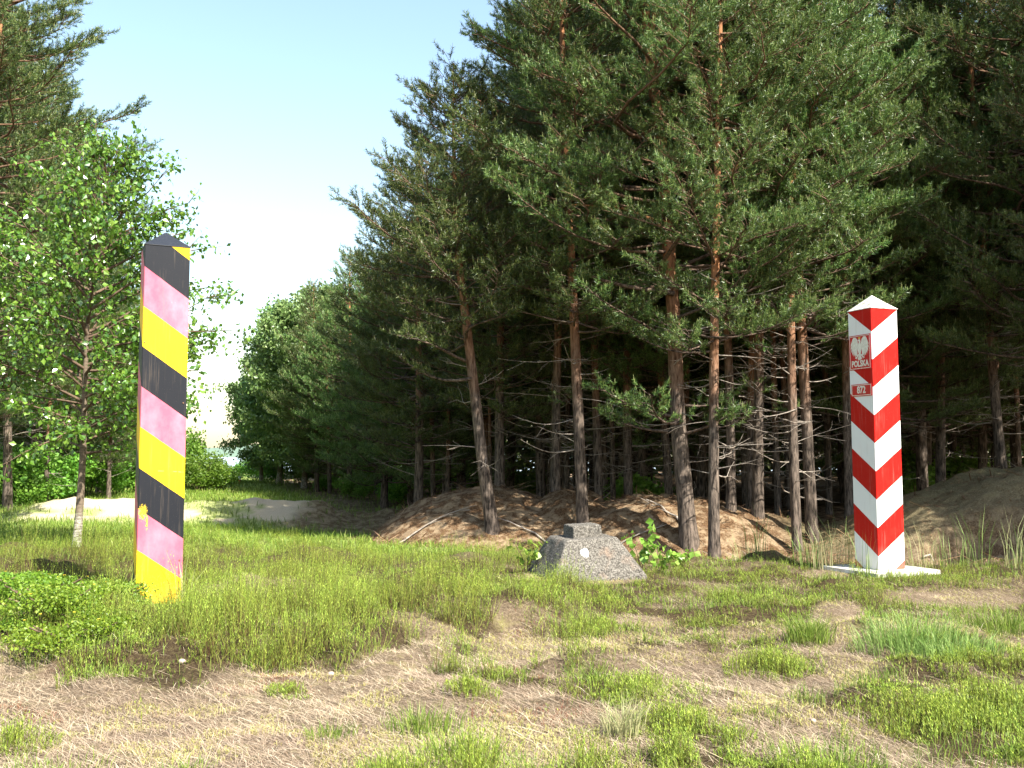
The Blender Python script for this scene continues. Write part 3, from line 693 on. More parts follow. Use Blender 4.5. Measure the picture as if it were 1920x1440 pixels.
# -- the wood behind: individual trees on a jittered grid
def sil(px): return np.interp(px, [400, 500, 600, 660, 740, 790, 880, 930, 960, 1010, 2600], [760, 590, 570, 490, 420, 320, 260, 200, 80, -60, -400])
rr = random.Random(5); cnt = 0; placed = [(o.location.x, o.location.y) for o in COL.objects if o.type == 'EMPTY']
FG = 'pines crowding the wood behind the mounds'
yy = 20.0
while yy < 62:
    sp = 1.62 if yy < 29 else (2.7 if yy < 42 else 3.7)
    xx = -2.3 - (yy - 20) * .30
    while xx < min(.60 * yy + 4, 34):
        x_, y_ = xx + rr.uniform(-.45, .45) * sp, yy + rr.uniform(-.45, .45) * sp
        px = 960 + F * x_ / y_
        edge = -1.9 - (y_ - 20) * .27
        if x_ > edge and y_ > 19.6 and not (y_ < 23.5 and x_ < -.7) and all((x_ - a) ** 2 + (y_ - b) ** 2 > (.75 if y_ < 30 else 1.6) for a, b in placed):
            hmax = 1.45 + (HOR - sil(px - 25)) / F * y_
            Ht = min(rr.uniform(11.5, 14.0), hmax * .96)
            far = y_ > 30
            v_ = (rr.choice('GGGI') if far else (rr.choice('ABFFJJJJ') if y_ < 25 else rr.choice('ABFJJCE'))) if Ht > 8.5 or far else rr.choice('DE')
            if px > 1560 and y_ > 21 and rr.random() < .6: v_ = 'C'
            if Ht > 4:
                pine(v_, 0, y_, Ht, 'slender pine crowded among many others in the shaded wood behind the front row', FG, x=x_, tilt=(rr.uniform(-.03, .03), rr.uniform(-.03, .03)))
                placed.append((x_, y_)); cnt += 1
        xx += sp
    yy += sp
print('wood pines', cnt)
# pines off to the right whose shade falls on the bank and the mounds
for (x_, y_, h_, v_) in ((10.6, 13.2, 11.5, 'B'), (12.8, 14.8, 12.5, 'C'), (11.6, 17.2, 12, 'A'), (9.4, 15.4, 9.5, 'B'), (13.6, 10.5, 12.0, 'A'), (14.6, 8.4, 12.5, 'C')):
    pine(v_, 0, y_, h_, 'pine of the wood continuing past the right edge of the photo', 'pines beyond the right edge', x=x_)
LM = [(-9999, 760, 'left of the pointed pine'), (760, 920, 'between the pointed pine and the leaning pine'), (920, 1092, 'between the leaning pine and the dip pine'),
      (1092, 1290, 'between the dip pine and the large pine'), (1290, 1420, 'between the large pine and the thin midway pine'), (1420, 1520, 'behind the close pine pair'),
      (1520, 1640, 'between the close pair and the red and white post'), (1640, 1760, 'just right of the red and white post'), (1760, 1980, 'above the right-hand bank')]
ORD = ['nearest', 'second nearest', 'third nearest', 'fourth nearest', 'fifth nearest', 'sixth nearest', 'seventh nearest', 'eighth nearest']
wood = [o for o in COL.objects if o.get('group') == FG]
for a, b_, tx in LM:
    inside = sorted([o for o in wood if a <= 960 + F * o.location.x / o.location.y < b_], key=lambda o: o.location.y)
    for q, o in enumerate(inside[:8]):
        if o.location.y < 40: o['label'] = 'wood pine, %s of those %s' % (ORD[q], tx)
# -- left side wood
LG = 'pines of the wood on the left'
pine('A', -70, 17.8, 13.2, 'tall pine at the left edge of the photo reaching a branch over the birch', LG)
for (px, D, top, v_) in ((-150, 22, -150, 'C'), (20, 25, 20, 'A'), (-60, 29, 0, 'C'), (70, 30, 130, 'C'), (118, 34, 260, 'E'), (190, 38, 420, 'E'), (150, 44, 400, 'G'), (230, 47, 560, 'E'),
                        (60, 40, 250, 'G'), (0, 46, 200, 'G'), (-60, 42, 100, 'G'), (100, 52, 350, 'G'), (200, 56, 520, 'G'), (-20, 58, 300, 'G'), (270, 56, 650, 'E'), (-110, 52, 200, 'G'), (-160, 34, 0, 'I'), (30, 34, 150, 'I'),
                        (92, 27.5, 330, 'F'), (208, 33, 560, 'D'), (140, 62, 450, 'I'), (50, 66, 400, 'I'), (240, 66, 620, 'I')):
    pine(v_, px, D, max(3.5, Htop(px, top, D)), 'pine standing in the sunlit wood on the left, seen behind the birch', LG)

# -- broadleaved trees
bp = trunk_path([(143, 1035), (148, 950), (153, 850), (156, 750), (163, 620), (180, 480), (205, 340), (210, 235)], 15.0, 6.25)
base = P(143, 1035, 15.0); bz = H(base[0], 15.0)
def rel(px, py, D=15.0): q = P(px, py, D); return (q[0] - base[0], q[1] - base[1], q[2] - bz)
birch = make_leafy(201, 6.25, 1.45, 1.75, .062, .076, 46, bp, (15, 62), .10, 74, explicit=[
    (3.0, rel(392, 605, 14.8)), (3.2, rel(385, 555, 15.2)), (2.7, rel(380, 685, 14.9)), (2.6, rel(335, 730, 15)), (4.6, rel(350, 372, 15)), (4.4, rel(325, 405, 15.2)), (5.0, rel(285, 305, 15)),
    (2.4, rel(345, 640, 15.3)), (4.0, rel(20, 420, 14.6)), (3.4, rel(10, 560, 14.4)), (1.9, rel(20, 860, 14.2)), (4.9, rel(60, 300, 14.8)), (2.2, rel(-20, 720, 14.5)), (5.4, rel(250, 255, 15)), (5.6, rel(180, 235, 15))],
    shape=lambda c: (.75 + .5 * math.sin(c * 3.0)) * (1 - c) ** .35)
o = plant('birch_tree', (base[0], base[1], bz), birch)
tag(o, 'young birch with white lower trunk and glossy leaves behind the black, red and yellow post', 'birch tree')
weeping = make_leafy(202, 9, 1.2, 3.2, .14, .17, 50, None, (20, 70), .55, 75, leafm='tree_leaf', droop=1.0)
rounded = make_leafy(203, 9, .8, 3.4, .15, .17, 52, None, (15, 70), .12, 80, leafm='tree_leaf')
def leafy(meshes, px, D, top, label, h0=9., rz=0., cache={}):
    x_ = (px - 960) / F * D; s = Htop(px, top, D) / h0; k_ = id(meshes)
    if k_ not in cache: o = plant('leafy_tree', (x_, D, H(x_, D)), meshes, rz=rz); o.scale = (s, s, s); cache[k_] = o
    else:
        o = dup(cache[k_], (x_, D, H(x_, D)), rz, s)
    tag(o, label, 'tree'); return o
leafy(rounded, 572, 46, 575, 'rounded pale green leafy tree at the far end of the wood')
leafy(weeping, 525, 50, 575, 'leafy tree with drooping twigs left of the rounded pale green tree')
leafy(weeping, 492, 54, 655, 'smallest drooping tree where the wood meets the sky gap', rz=2.)
leafy(rounded, 615, 50, 555, 'leafy tree top showing between the rounded tree and the low pine', rz=1.)
# -- bushes
BU = [make_bush(301, 1.5, 1.3, 2.0, .11, 5200), make_bush(302, 1.3, 1.4, 1.5, .10, 4200), make_bush(303, 1.1, 1.0, 1.2, .09, 3600)]
bc = {}
def bush(i_, px, D, top, label, group=None, sx=1.):
    x_ = (px - 960) / F * D; s = Htop(px, top, D) / (2.0, 1.5, 1.2)[i_] * .9; rz = (px * 1.7) % 6.28
    if i_ not in bc: o = plant('bush', (x_, D, H(x_, D)), BU[i_], ('stems', 'foliage'), rz); o.scale = (s * sx, s * sx, s); bc[i_] = o
    else: o = dup(bc[i_], (x_, D, H(x_, D)), rz, (s * sx, s * sx, s))
    for k_ in ('label', 'category', 'group'):
        if k_ in o: del o[k_]
    tag(o, label, 'bush', group)
bush(0, 378, 44, 846, 'bright green bush right beside the black, red and yellow post at the meadow end', None, 1.3)
bush(1, 412, 45, 866, 'low bright bush left of the water gap', None, 1.2)
bush(0, 330, 46, 800, 'taller bush half hidden behind the black, red and yellow post')
bush(1, 436, 62, 868, 'small dark bush under the far trees by the water')
for i_, px, D, top in ((0, 10, 31, 830), (1, 60, 30, 840), (2, 110, 33, 850), (0, 170, 36, 835), (1, 225, 40, 842), (0, 270, 46, 830), (2, 35, 27, 880), (1, -40, 27, 820), (0, 140, 44, 820), (0, 210, 52, 815)):
    bush(i_, px, D, top, 'green bush along the edge of the left wood behind the birch', 'bushes at the edge of the left wood', 1.25)
for i_, px, D, top in ((0, 480, 60, 850), (1, 520, 56, 862), (2, 570, 50, 865), (0, 620, 55, 850), (1, 665, 48, 862), (2, 715, 42, 868), (0, 770, 50, 850), (1, 830, 46, 850), (2, 1210, 23, 890), (1, 1760, 27, 830), (2, 1700, 25, 870), (2, 1000, 33, 880), (1, 900, 40, 850), (2, 670, 36, 895), (2, 745, 34, 900), (2, 610, 43, 890)):
    bush(i_, px, D, top, 'undergrowth bush between the trunks inside the wood', 'undergrowth bushes inside the wood', 1.2)
# far-off wood closing the view between the trunks
r = np.random.RandomState(9); n = 60000
x = r.uniform(-14, 60, n); y = 64 + r.rand(n) * 8; k = x > -19 + 0 * x; z = r.rand(n) ** .8 * (8.5 + 3 * fbm(x * .3, x * 0, 7))
x2 = r.uniform(-60, -29, 26000); y2 = 70 + r.rand(26000) * 6; z2 = r.rand(26000) ** .8 * 6 * sstep(-29, -36, x2) 
pos = np.concatenate([np.stack([x, y, z], -1), np.stack([x2, y2, z2], -1)])
v = leaves_for(pos, .55, 10, .2); C = MB(); C.add(v, np.arange(len(v)).reshape(-1, 4))
tag(link('far_wood', C.mesh('far_wood', [M['needles']])), 'dark far-off wood closing the view between the trunks', 'wood', kind='stuff')
# ------------------------------------------------------------------ border posts
def box_mb(mb, x0, x1, y0, y1, z0, z1, bev=.005, mi=0):
    b = bev; ring = lambda x0, x1, y0, y1, z: [(x0 + b, y0, z), (x1 - b, y0, z), (x1, y0 + b, z), (x1, y1 - b, z), (x1 - b, y1, z), (x0 + b, y1, z), (x0, y1 - b, z), (x0, y0 + b, z)]
    v = ring(x0, x1, y0, y1, z0) + ring(x0, x1, y0, y1, z1)
    f = [(i, (i + 1) % 8, 8 + (i + 1) % 8, 8 + i) for i in range(8)] + [tuple(range(8))[::-1], tuple(range(8, 16))]
    mb.add(v, f, mi)
def cap_mb(mb, a, z0, h, over=.012, lip=.018, mi=0):
    o = over
    v = [(-o, -o, z0), (a + o, -o, z0), (a + o, a + o, z0), (-o, a + o, z0), (-o, -o, z0 + lip), (a + o, -o, z0 + lip), (a + o, a + o, z0 + lip), (-o, a + o, z0 + lip), (a / 2, a / 2, z0 + h)]
    mb.add(v, [(3, 2, 1, 0), (0, 1, 5, 4), (1, 2, 6, 5), (2, 3, 7, 6), (3, 0, 4, 7), (4, 5, 8), (5, 6, 8), (6, 7, 8), (7, 4, 8)], mi)
def stripe_mat(name, kx, ky, s0, period, stops, rough=.4):
    m, t, n, b = mat(name)
    tc = N(t, "ShaderNodeTexCoord"); sp = N(t, "ShaderNodeSeparateXYZ"); L(t, tc.outputs['Object'], sp.inputs[0])
    s = math_(t, 'ADD', math_(t, 'MULTIPLY', sp.outputs[0], kx), math_(t, 'MULTIPLY', sp.outputs[1], ky))
    s = math_(t, 'ADD', s, sp.outputs[2])
    s = math_(t, 'ADD', s, math_(t, 'MULTIPLY_ADD', noise(t, 9, 2, .5), .006, -.003))
    fr = math_(t, 'FRACT', math_(t, 'DIVIDE', math_(t, 'SUBTRACT', s, s0 - 20 * period), period))
    c = ramp(t, fr, stops, 'CONSTANT')
    return m, t, b, c, sp
m, t, b, c, sp = stripe_mat('black_red_gold_paint', .712, -.712, 2.534, 1.2, [(0, (.86, .51, .010)), (1 / 3, (.56, .095, .145)), (2 / 3, (.010, .011, .015))])
hsel = stripe_mat  # (kept simple: the red alone is chalky)
g1 = noise(t, 3.2, 6, .65, None, (1, 1, .6)); g2 = noise(t, 60, 4, .7)
sc_ = N(t, "ShaderNodeSeparateColor"); L(t, c, sc_.inputs[0])
isred = math_(t, 'MULTIPLY', math_(t, 'GREATER_THAN', sc_.outputs[2], .1), 1)
chalk = math_(t, 'MULTIPLY', isred, ramp(t, g1, [(.42, (0, 0, 0)), (.72, (.75, .75, .75))]))
c = mix(t, chalk, c, (.64, .25, .30))
# thin scratches
wv = N(t, "ShaderNodeTexWave"); wv.wave_type = 'RINGS'; wv.inputs['Scale'].default_value = 1.1; wv.inputs['Distortion'].default_value = 1.5; wv.inputs['Detail'].default_value = 1
tc = N(t, "ShaderNodeTexCoord"); L(t, tc.outputs['Object'], wv.inputs['Vector'])
scr = math_(t, 'MULTIPLY', math_(t, 'GREATER_THAN', wv.outputs[1], .9985), math_(t, 'MULTIPLY', math_(t, 'GREATER_THAN', g1, .6), .15))
c = mix(t, scr, c, (.75, .55, .55))
# flaking specks, dirt at the foot, the yellow smear at the left edge
chip = ramp(t, noise(t, 22, 6, .8), [(.665, (0, 0, 0)), (.68, (.75, .75, .75))]); c = mix(t, chip, c, (.16, .12, .09))
spk = ramp(t, noise(t, 140, 2, .6), [(.70, (0, 0, 0)), (.76, (.6, .6, .6))])
c = mix(t, spk, c, (.35, .28, .22))
foot = N(t, "ShaderNodeMapRange"); foot.inputs[1].default_value = .22; foot.inputs[2].default_value = 0.0; L(t, sp.outputs[2], foot.inputs[0])
c = mix(t, math_(t, 'MULTIPLY', foot.outputs[0], math_(t, 'MULTIPLY', g2, .7)), c, (.20, .13, .07))
dx = math_(t, 'DIVIDE', math_(t, 'SUBTRACT', sp.outputs[0], .045), .045); dz = math_(t, 'DIVIDE', math_(t, 'SUBTRACT', sp.outputs[2], .90), .085)
dd = math_(t, 'ADD', math_(t, 'MULTIPLY', dx, dx), math_(t, 'MULTIPLY', dz, dz))
dx2 = math_(t, 'DIVIDE', math_(t, 'SUBTRACT', sp.outputs[0], .085), .014); dz2 = math_(t, 'DIVIDE', math_(t, 'SUBTRACT', sp.outputs[2], .80), .10)
dd2 = math_(t, 'ADD', math_(t, 'MULTIPLY', dx2, dx2), math_(t, 'MULTIPLY', dz2, dz2))
wob = math_(t, 'MULTIPLY_ADD', noise(t, 55, 5, .8), 6.5, -3.0)
lich = math_(t, 'MAXIMUM', math_(t, 'LESS_THAN', math_(t, 'ADD', dd, wob), .8), math_(t, 'LESS_THAN', math_(t, 'ADD', dd2, wob), .6))
c = mix(t, lich, c, ramp(t, g2, [(.35, (.35, .22, .02)), (.6, (.75, .55, .03))]))
drip = ramp(t, noise(t, 1, 5, .7, None, (30, 30, 1.2)), [(.55, (0, 0, 0)), (.74, (.28, .28, .28))]); c = mix(t, drip, c, (.25, .19, .13))
L(t, c, b.inputs['Base Color']); L(t, math_(t, 'MULTIPLY_ADD', g1, .3, .35), b.inputs['Roughness']); b.inputs['Specular IOR Level'].default_value = .2
bumpn(t, g2, .15, .003, b)
M['german'] = m
m, t, n, b = mat('weathered_black_paint'); g2 = noise(t, 60, 4, .7)
L(t, ramp(t, g2, [(.4, (.010, .012, .016)), (.75, (.03, .03, .034))]), b.inputs['Base Color']); b.inputs['Roughness'].default_value = .42; M['black'] = m
A_ = .431; rz = R(24.8)
fl = P(254, 1128, 9.8)
gp = empty('border_post', (fl[0], 9.8, 0), rz)
tag(gp, 'tall square post with slanting black, faded red and yellow bands beside the birch', 'border post')
mb = MB(); box_mb(mb, 0, A_, 0, A_, -.1, 3.555); link('shaft', mb.mesh('shaft', [M['german']]), gp)
mb = MB(); cap_mb(mb, A_, 3.556, .185, .006, .006); link('cap', mb.mesh('cap', [M['black']]), gp)
m, t, n, b = mat('rusty_rivet'); L(t, ramp(t, noise(t, 90, 3, .6), [(.4, (.05, .03, .02)), (.7, (.20, .09, .04))]), b.inputs['Base Color']); b.inputs['Roughness'].default_value = .7; M['rust'] = m
for (bx, bz_) in ((.018, 2.575), (.40, 1.98), (.40, .42)):
    mb = MB(); an = np.arange(8) / 8 * 6.283
    mb.add([(bx + .007 * math.cos(q), -.006, bz_ + .007 * math.sin(q)) for q in an] + [(bx + .009 * math.cos(q), .001, bz_ + .009 * math.sin(q)) for q in an],
           [tuple(range(8))[::-1]] + [(i, (i + 1) % 8, 8 + (i + 1) % 8, 8 + i) for i in range(8)])
    link('rivet', mb.mesh('rivet', [M['rust']]), gp)

pA = .419; prz = math.atan2(.378, .926); pn = P(1648, 1070, 12.4)
m, t, b, c, sp = stripe_mat('red_and_white_paint', -.70, -.70, 3.004, .698, [(0, (.42, .008, .005)), (.5, (.72, .72, .68))])
g1 = noise(t, 2.5, 6, .65); g2 = noise(t, 75, 4, .7)
c = mix(t, ramp(t, g1, [(.5, (0, 0, 0)), (.8, (.25, .25, .25))]), c, mix(t, .5, c, (.5, .14, .09)))
c = mix(t, ramp(t, noise(t, 24, 6, .8), [(.68, (0, 0, 0)), (.69, (.7, .7, .7))]), c, (.26, .21, .17))
c = mix(t, ramp(t, noise(t, 120, 2, .6), [(.70, (0, 0, 0)), (.76, (.55, .55, .55))]), c, (.45, .36, .30))
foot = N(t, "ShaderNodeMapRange"); foot.inputs[1].default_value = .35; foot.inputs[2].default_value = 0.0; L(t, sp.outputs[2], foot.inputs[0])
c = mix(t, math_(t, 'MULTIPLY', foot.outputs[0], math_(t, 'MULTIPLY', g1, .8)), c, (.30, .25, .18))
drip = ramp(t, noise(t, 1, 5, .7, None, (30, 30, 1.4)), [(.56, (0, 0, 0)), (.75, (.30, .30, .30))]); c = mix(t, drip, c, (.33, .30, .24))
b.inputs['Specular IOR Level'].default_value = .15
L(t, c, b.inputs['Base Color']); b.inputs['Roughness'].default_value = .5; bumpn(t, g2, .15, .003, b); M['polish'] = m
m, t, n, b = mat('weathered_white_paint')
c = ramp(t, noise(t, 7, 7, .8), [(.36, (.16, .15, .10)), (.47, (.48, .46, .40)), (.58, (.70, .70, .66)), (.8, (.76, .76, .73))])
L(t, c, b.inputs['Base Color']); b.inputs['Roughness'].default_value = .5; bumpn(t, noise(t, 60, 3, .6), .2, .004, b); M['white'] = m
pp = empty('border_post', (pn[0], 12.4, 0), prz); pp.rotation_euler = (0, R(-.35), prz)
tag(pp, 'square post with red and white chevrons, white pointed cap and small red number plates', 'border post')
mb = MB(); box_mb(mb, 0, pA, 0, pA, .05, 3.305); link('shaft', mb.mesh('shaft', [M['polish']]), pp)
mb = MB(); cap_mb(mb, pA, 3.306, .20, .008, .006); link('cap', mb.mesh('cap', [M['white']]), pp)
mb = MB(); box_mb(mb, -.29, pA + .29, -.29, pA + .29, -.08, .045, .012)
ob = link('base_slab', mb.mesh('base_slab', [M['white']]), pp)
# plates on the left face (outside is -X; reading direction is -Y)
m, t, n, b = mat('red_enamel'); L(t, ramp(t, noise(t, 14, 4, .6), [(.4, (.44, .006, .012)), (.7, (.52, .010, .016))]), b.inputs['Base Color']); b.inputs['Roughness'].default_value = .3; M['enamel'] = m
m, t, n, b = mat('aged_white_enamel'); L(t, ramp(t, noise(t, 40, 4, .6), [(.4, (.62, .58, .48)), (.7, (.78, .76, .66))]), b.inputs['Base Color']); b.inputs['Roughness'].default_value = .4; M['ivory'] = m
m, t, n, b = mat('gold_paint'); b.inputs['Base Color'].default_value = (.65, .45, .08, 1); b.inputs['Roughness'].default_value = .4; M['gold'] = m
def face_mx(y, z, off): return Matrix(((0, 0, -1, -off), (-1, 0, 0, y), (0, 1, 0, z), (0, 0, 0, 1)))
def text_mesh(txt, size, sx, name):
    cu = bpy.data.curves.new('lettering_curve', 'FONT'); cu.body = txt; cu.size = size; cu.align_x = 'CENTER'; cu.align_y = 'CENTER'; cu.extrude = .0012; cu.offset = .0035; cu.resolution_u = 4
    to = bpy.data.objects.new('lettering_tmp', cu); COL.objects.link(to)
    bpy.context.view_layer.update(); dg = bpy.context.evaluated_depsgraph_get()
    me = bpy.data.meshes.new_from_object(to.evaluated_get(dg)); me.name = name
    bpy.data.objects.remove(to); bpy.data.curves.remove(cu)
    me.transform(Matrix.Diagonal((sx, 1, 1, 1))); return me
def plate(y0, y1, z0, z1, label):
    hw, hh = abs(y1 - y0) / 2, (z1 - z0) / 2; mx = face_mx((y0 + y1) / 2, (z0 + z1) / 2, .0)
    mb = MB(); b_ = .006
    v = []; 
    for (s, zz) in ((1, 0.0005), (1, .007), (.985, .009)): v += [(-hw * s, -hh * s, zz), (hw * s, -hh * s, zz), (hw * s, hh * s, zz), (-hw * s, hh * s, zz)]
    f = [(0, 1, 5, 4), (1, 2, 6, 5), (2, 3, 7, 6), (3, 0, 4, 7), (4, 5, 9, 8), (5, 6, 10, 9), (6, 7, 11, 10), (7, 4, 8, 11), (8, 9, 10, 11), (3, 2, 1, 0)]
    mb.add(v, f); me = mb.mesh('number_plate', [M['enamel']]); me.transform(mx); o = link('sign_plate', me, pp); o['label'] = label
    mb = MB(); i0, w_ = .010, .007; zz = .0105                       # pale border line
    for (a, b2, c2, d2) in ((-hw + i0, hw - i0, -hh + i0, -hh + i0 + w_), (-hw + i0, hw - i0, hh - i0 - w_, hh - i0), (-hw + i0, -hw + i0 + w_, -hh + i0 + w_, hh - i0 - w_), (hw - i0 - w_, hw - i0, -hh + i0 + w_, hh - i0 - w_)):
        mb.add([(a, c2, zz), (b2, c2, zz), (b2, d2, zz), (a, d2, zz), (a, c2, .0085), (b2, c2, .0085), (b2, d2, .0085), (a, d2, .0085)], [(0, 1, 2, 3), (4, 5, 1, 0), (5, 6, 2, 1), (6, 7, 3, 2), (7, 4, 0, 3)])
    me = mb.mesh('border_line', [M['ivory']]); me.transform(mx); link('border_line', me, o)
    return o, mx, hw, hh
def lettering(o, mx, txt, size, sx, dy):
    me = text_mesh(txt, size, sx, 'lettering'); me.transform(Matrix.Translation((0, dy, .0105))); me.transform(mx); me.materials.clear(); me.materials.append(M['ivory']); link('lettering', me, o)
o, mx, hw, hh = plate(.400, .018, 2.545, 2.985, 'red plate with white eagle above the word POLSKA')
lettering(o, mx, 'POLSKA', .108, .78, -.148)
# white eagle: raised wings of separate feathers, head turned to the viewer's left, tail, claws, gold crown
E = MB(); lay = [0]
def poly(pts, mi=0):
    lay[0] += 1; z = .0105 + lay[0] * .00018; v = [(x, y, z) for x, y in pts] + [(x, y, .0095) for x, y in pts]; k = len(pts)
    E.add(v, [tuple(range(k))] + [(i + k, (i + 1) % k + k, (i + 1) % k, i) for i in range(k)], mi)
for s in (-1, 1):
    sh = np.array([s * .030, .125])
    for q in range(7):                                               # wing feathers fan from the raised wing's leading edge
        u = q / 6; root = np.array([s * (.118 - .070 * u), .165 - .055 * u + .0 * q])
        root = np.array([s * (.045 + .062 * math.sin(1.55 * (1 - u) + .1)), .195 - .125 * u])
        ang = R(-62 - 28 * u) ; l = .100 + .045 * math.sin(u * 3)
        d = np.array([s * math.cos(ang), math.sin(ang)]); nrm = np.array([-d[1], d[0]]); w0 = .0115
        poly([tuple(root + nrm * w0), tuple(root - nrm * w0), tuple(root - nrm * w0 * .8 + d * l * .8), tuple(root + d * l), tuple(root + nrm * w0 * .8 + d * l * .8)][::(1)])
    poly([(s * .018, .105), (s * .04, .185), (s * .07, .215), (s * .105, .212), (s * .125, .185), (s * .128, .150), (s * .105, .120), (s * .075, .085), (s * .04, .06), (s * .018, .05)])
    poly([(s * .012, .0), (s * .03, -.005), (s * .058, -.038), (s * .066, -.040), (s * .080, -.030), (s * .072, -.046), (s * .085, -.055), (s * .064, -.056), (s * .055, -.068), (s * .052, -.052), (s * .02, -.022)])
poly([(.0, .145), (.02, .13), (.034, .09), (.032, .05), (.02, .01), (0, -.01), (-.02, .01), (-.032, .05), (-.034, .09), (-.02, .13)])
poly([(-.012, .01), (.012, .01), (.02, -.035), (.036, -.062), (.02, -.078), (.008, -.07), (0, -.088), (-.008, -.07), (-.02, -.078), (-.036, -.062), (-.02, -.035)])
poly([(.014, .125), (.018, .155), (.014, .18), (.002, .188), (-.012, .183), (-.018, .176), (-.034, .170), (-.020, .163), (-.008, .16), (-.012, .14), (-.014, .125)])
poly([(-.014, .190), (-.018, .212), (-.008, .204), (.0, .218), (.008, .204), (.018, .212), (.014, .190)], 1)
Es = Matrix.Diagonal((1.04, 1.0, 1, 1)); me = E.mesh('eagle', [M['ivory'], M['gold']]); me.transform(Matrix.Translation((0, -.02, 0)) @ Es); me.transform(mx); link('eagle', me, o)
o, mx, hw, hh = plate(.385, .018, 2.205, 2.36, 'small red plate with the number 872')
lettering(o, mx, '872', .125, .82, 0)
for yy_, zz_ in ((.209, 2.966), (.209, 2.563), (.36, 2.283), (.04, 2.283)):
    mb = MB(); an = np.arange(8) / 8 * 6.283
    mb.add([(-.013, yy_ + .005 * math.cos(q), zz_ + .005 * math.sin(q)) for q in an] + [(-.0085, yy_ + .006 * math.cos(q), zz_ + .006 * math.sin(q)) for q in an],
           [tuple(range(8))] + [(i, (i + 1) % 8, 8 + (i + 1) % 8, 8 + i) for i in range(8)])
    link('screw', mb.mesh('screw', [M['rust']]), pp)

# ------------------------------------------------------------------ concrete boundary stone
m, t, n, b = mat('lichened_concrete')
f1 = noise(t, 9, 8, .75); f2 = noise(t, 48, 6, .85); f3 = noise(t, 3, 4, .6)
c = ramp(t, f2, [(.37, (.018, .016, .013)), (.46, (.085, .076, .064)), (.55, (.19, .174, .15)), (.68, (.34, .315, .275))])
c = mix(t, ramp(t, f1, [(.52, (0, 0, 0)), (.66, (.7, .7, .7))]), c, ramp(t, f2, [(.42, (.02, .018, .016)), (.62, (.14, .13, .115))]))
c = mix(t, ramp(t, f3, [(.58, (0, 0, 0)), (.7, (.45, .45, .45))]), c, (.30, .20, .14))
tc = N(t, "ShaderNodeTexCoord"); sp = N(t, "ShaderNodeSeparateXYZ"); L(t, tc.outputs['Object'], sp.inputs[0])
dx = math_(t, 'SUBTRACT', sp.outputs[0], -.13); dz = math_(t, 'MULTIPLY', math_(t, 'SUBTRACT', sp.outputs[2], .325), 1.1)
rad = math_(t, 'SQRT', math_(t, 'ADD', math_(t, 'MULTIPLY', dx, dx), math_(t, 'MULTIPLY', dz, dz)))
spot = math_(t, 'MULTIPLY', math_(t, 'LESS_THAN', math_(t, 'ADD', rad, math_(t, 'MULTIPLY_ADD', noise(t, 38, 5, .75), .11, -.055)), .050), math_(t, 'LESS_THAN', sp.outputs[1], -.2))
c = mix(t, spot, c, (.85, .85, .85))
L(t, c, b.inputs['Base Color']); b.inputs['Roughness'].default_value = .95; b.inputs['Specular IOR Level'].default_value = .15
bumpn(t, math_(t, 'ADD', f2, f1), .9, .02, b); M['concrete'] = m
def rough_loft(rings, nseg, seed, amp):
    """square rings (z, half size) subdivided and roughened"""
    V = []; zs = []
    for (z0, h0), (z1, h1) in zip(rings[:-1], rings[1:]):
        k = max(1, int(math.hypot(z1 - z0, h1 - h0) / .03))
        for q in range(k): u = q / k; zs.append((z0 + (z1 - z0) * u, h0 + (h1 - h0) * u))
    zs.append(rings[-1])
    for z, h in zs:
        for sd in range(4):
            for q in range(nseg):
                u = -1 + 2 * q / nseg; p = [(u, -1), (1, u), (-u, 1), (-1, -u)][sd]
                rr_ = 1 - .008 * (abs(p[0]) ** 14) * (abs(p[1]) ** 14)
                V.append((p[0] * h * rr_, p[1] * h * rr_, z))
    V = np.array(V); k = 4 * nseg
    nn = (fbm(V[:, 0] * 9 + V[:, 2] * 7, V[:, 1] * 9 + 5 - V[:, 2] * 6, seed, 4) - .5) * amp
    nn2 = (fbm(V[:, 0] * 40 + V[:, 2] * 30, V[:, 1] * 40, seed + 3, 2) - .5) * amp * .9
    d = V.copy(); d /= np.linalg.norm(d, axis=1)[:, None] + 1e-6; V = V + d * (nn + nn2)[:, None]
    i = np.arange(len(zs) - 1)[:, None] * k; j = np.arange(k)[None, :]; f = np.stack([i + j, i + (j + 1) % k, i + k + (j + 1) % k, i + k + j], -1).reshape(-1, 4)
    return V, f, k, len(zs)
st = empty('boundary_stone', (.88, 12.28, 0), R(16)); st.rotation_euler = (R(1.0), R(-2.5), R(16))
tag(st, 'squat concrete stone like a cut-off pyramid with a white spot on its front', 'boundary stone')
mb = MB(); V, f, k, nz = rough_loft([(-.12, .575), (-.0, .58), (.035, .575), (.455, .335), (.475, .31), (.476, .001)], 26, 301, .014); mb.add(V, f)
link('base', mb.mesh('base', [M['concrete']], True), st)
mb = MB(); V, f, k, nz = rough_loft([(.46, .19), (.60, .178), (.618, .17), (.62, .001)], 14, 305, .012); mb.add(V, f)
link('top_block', mb.mesh('top_block', [M['concrete']], True), st)

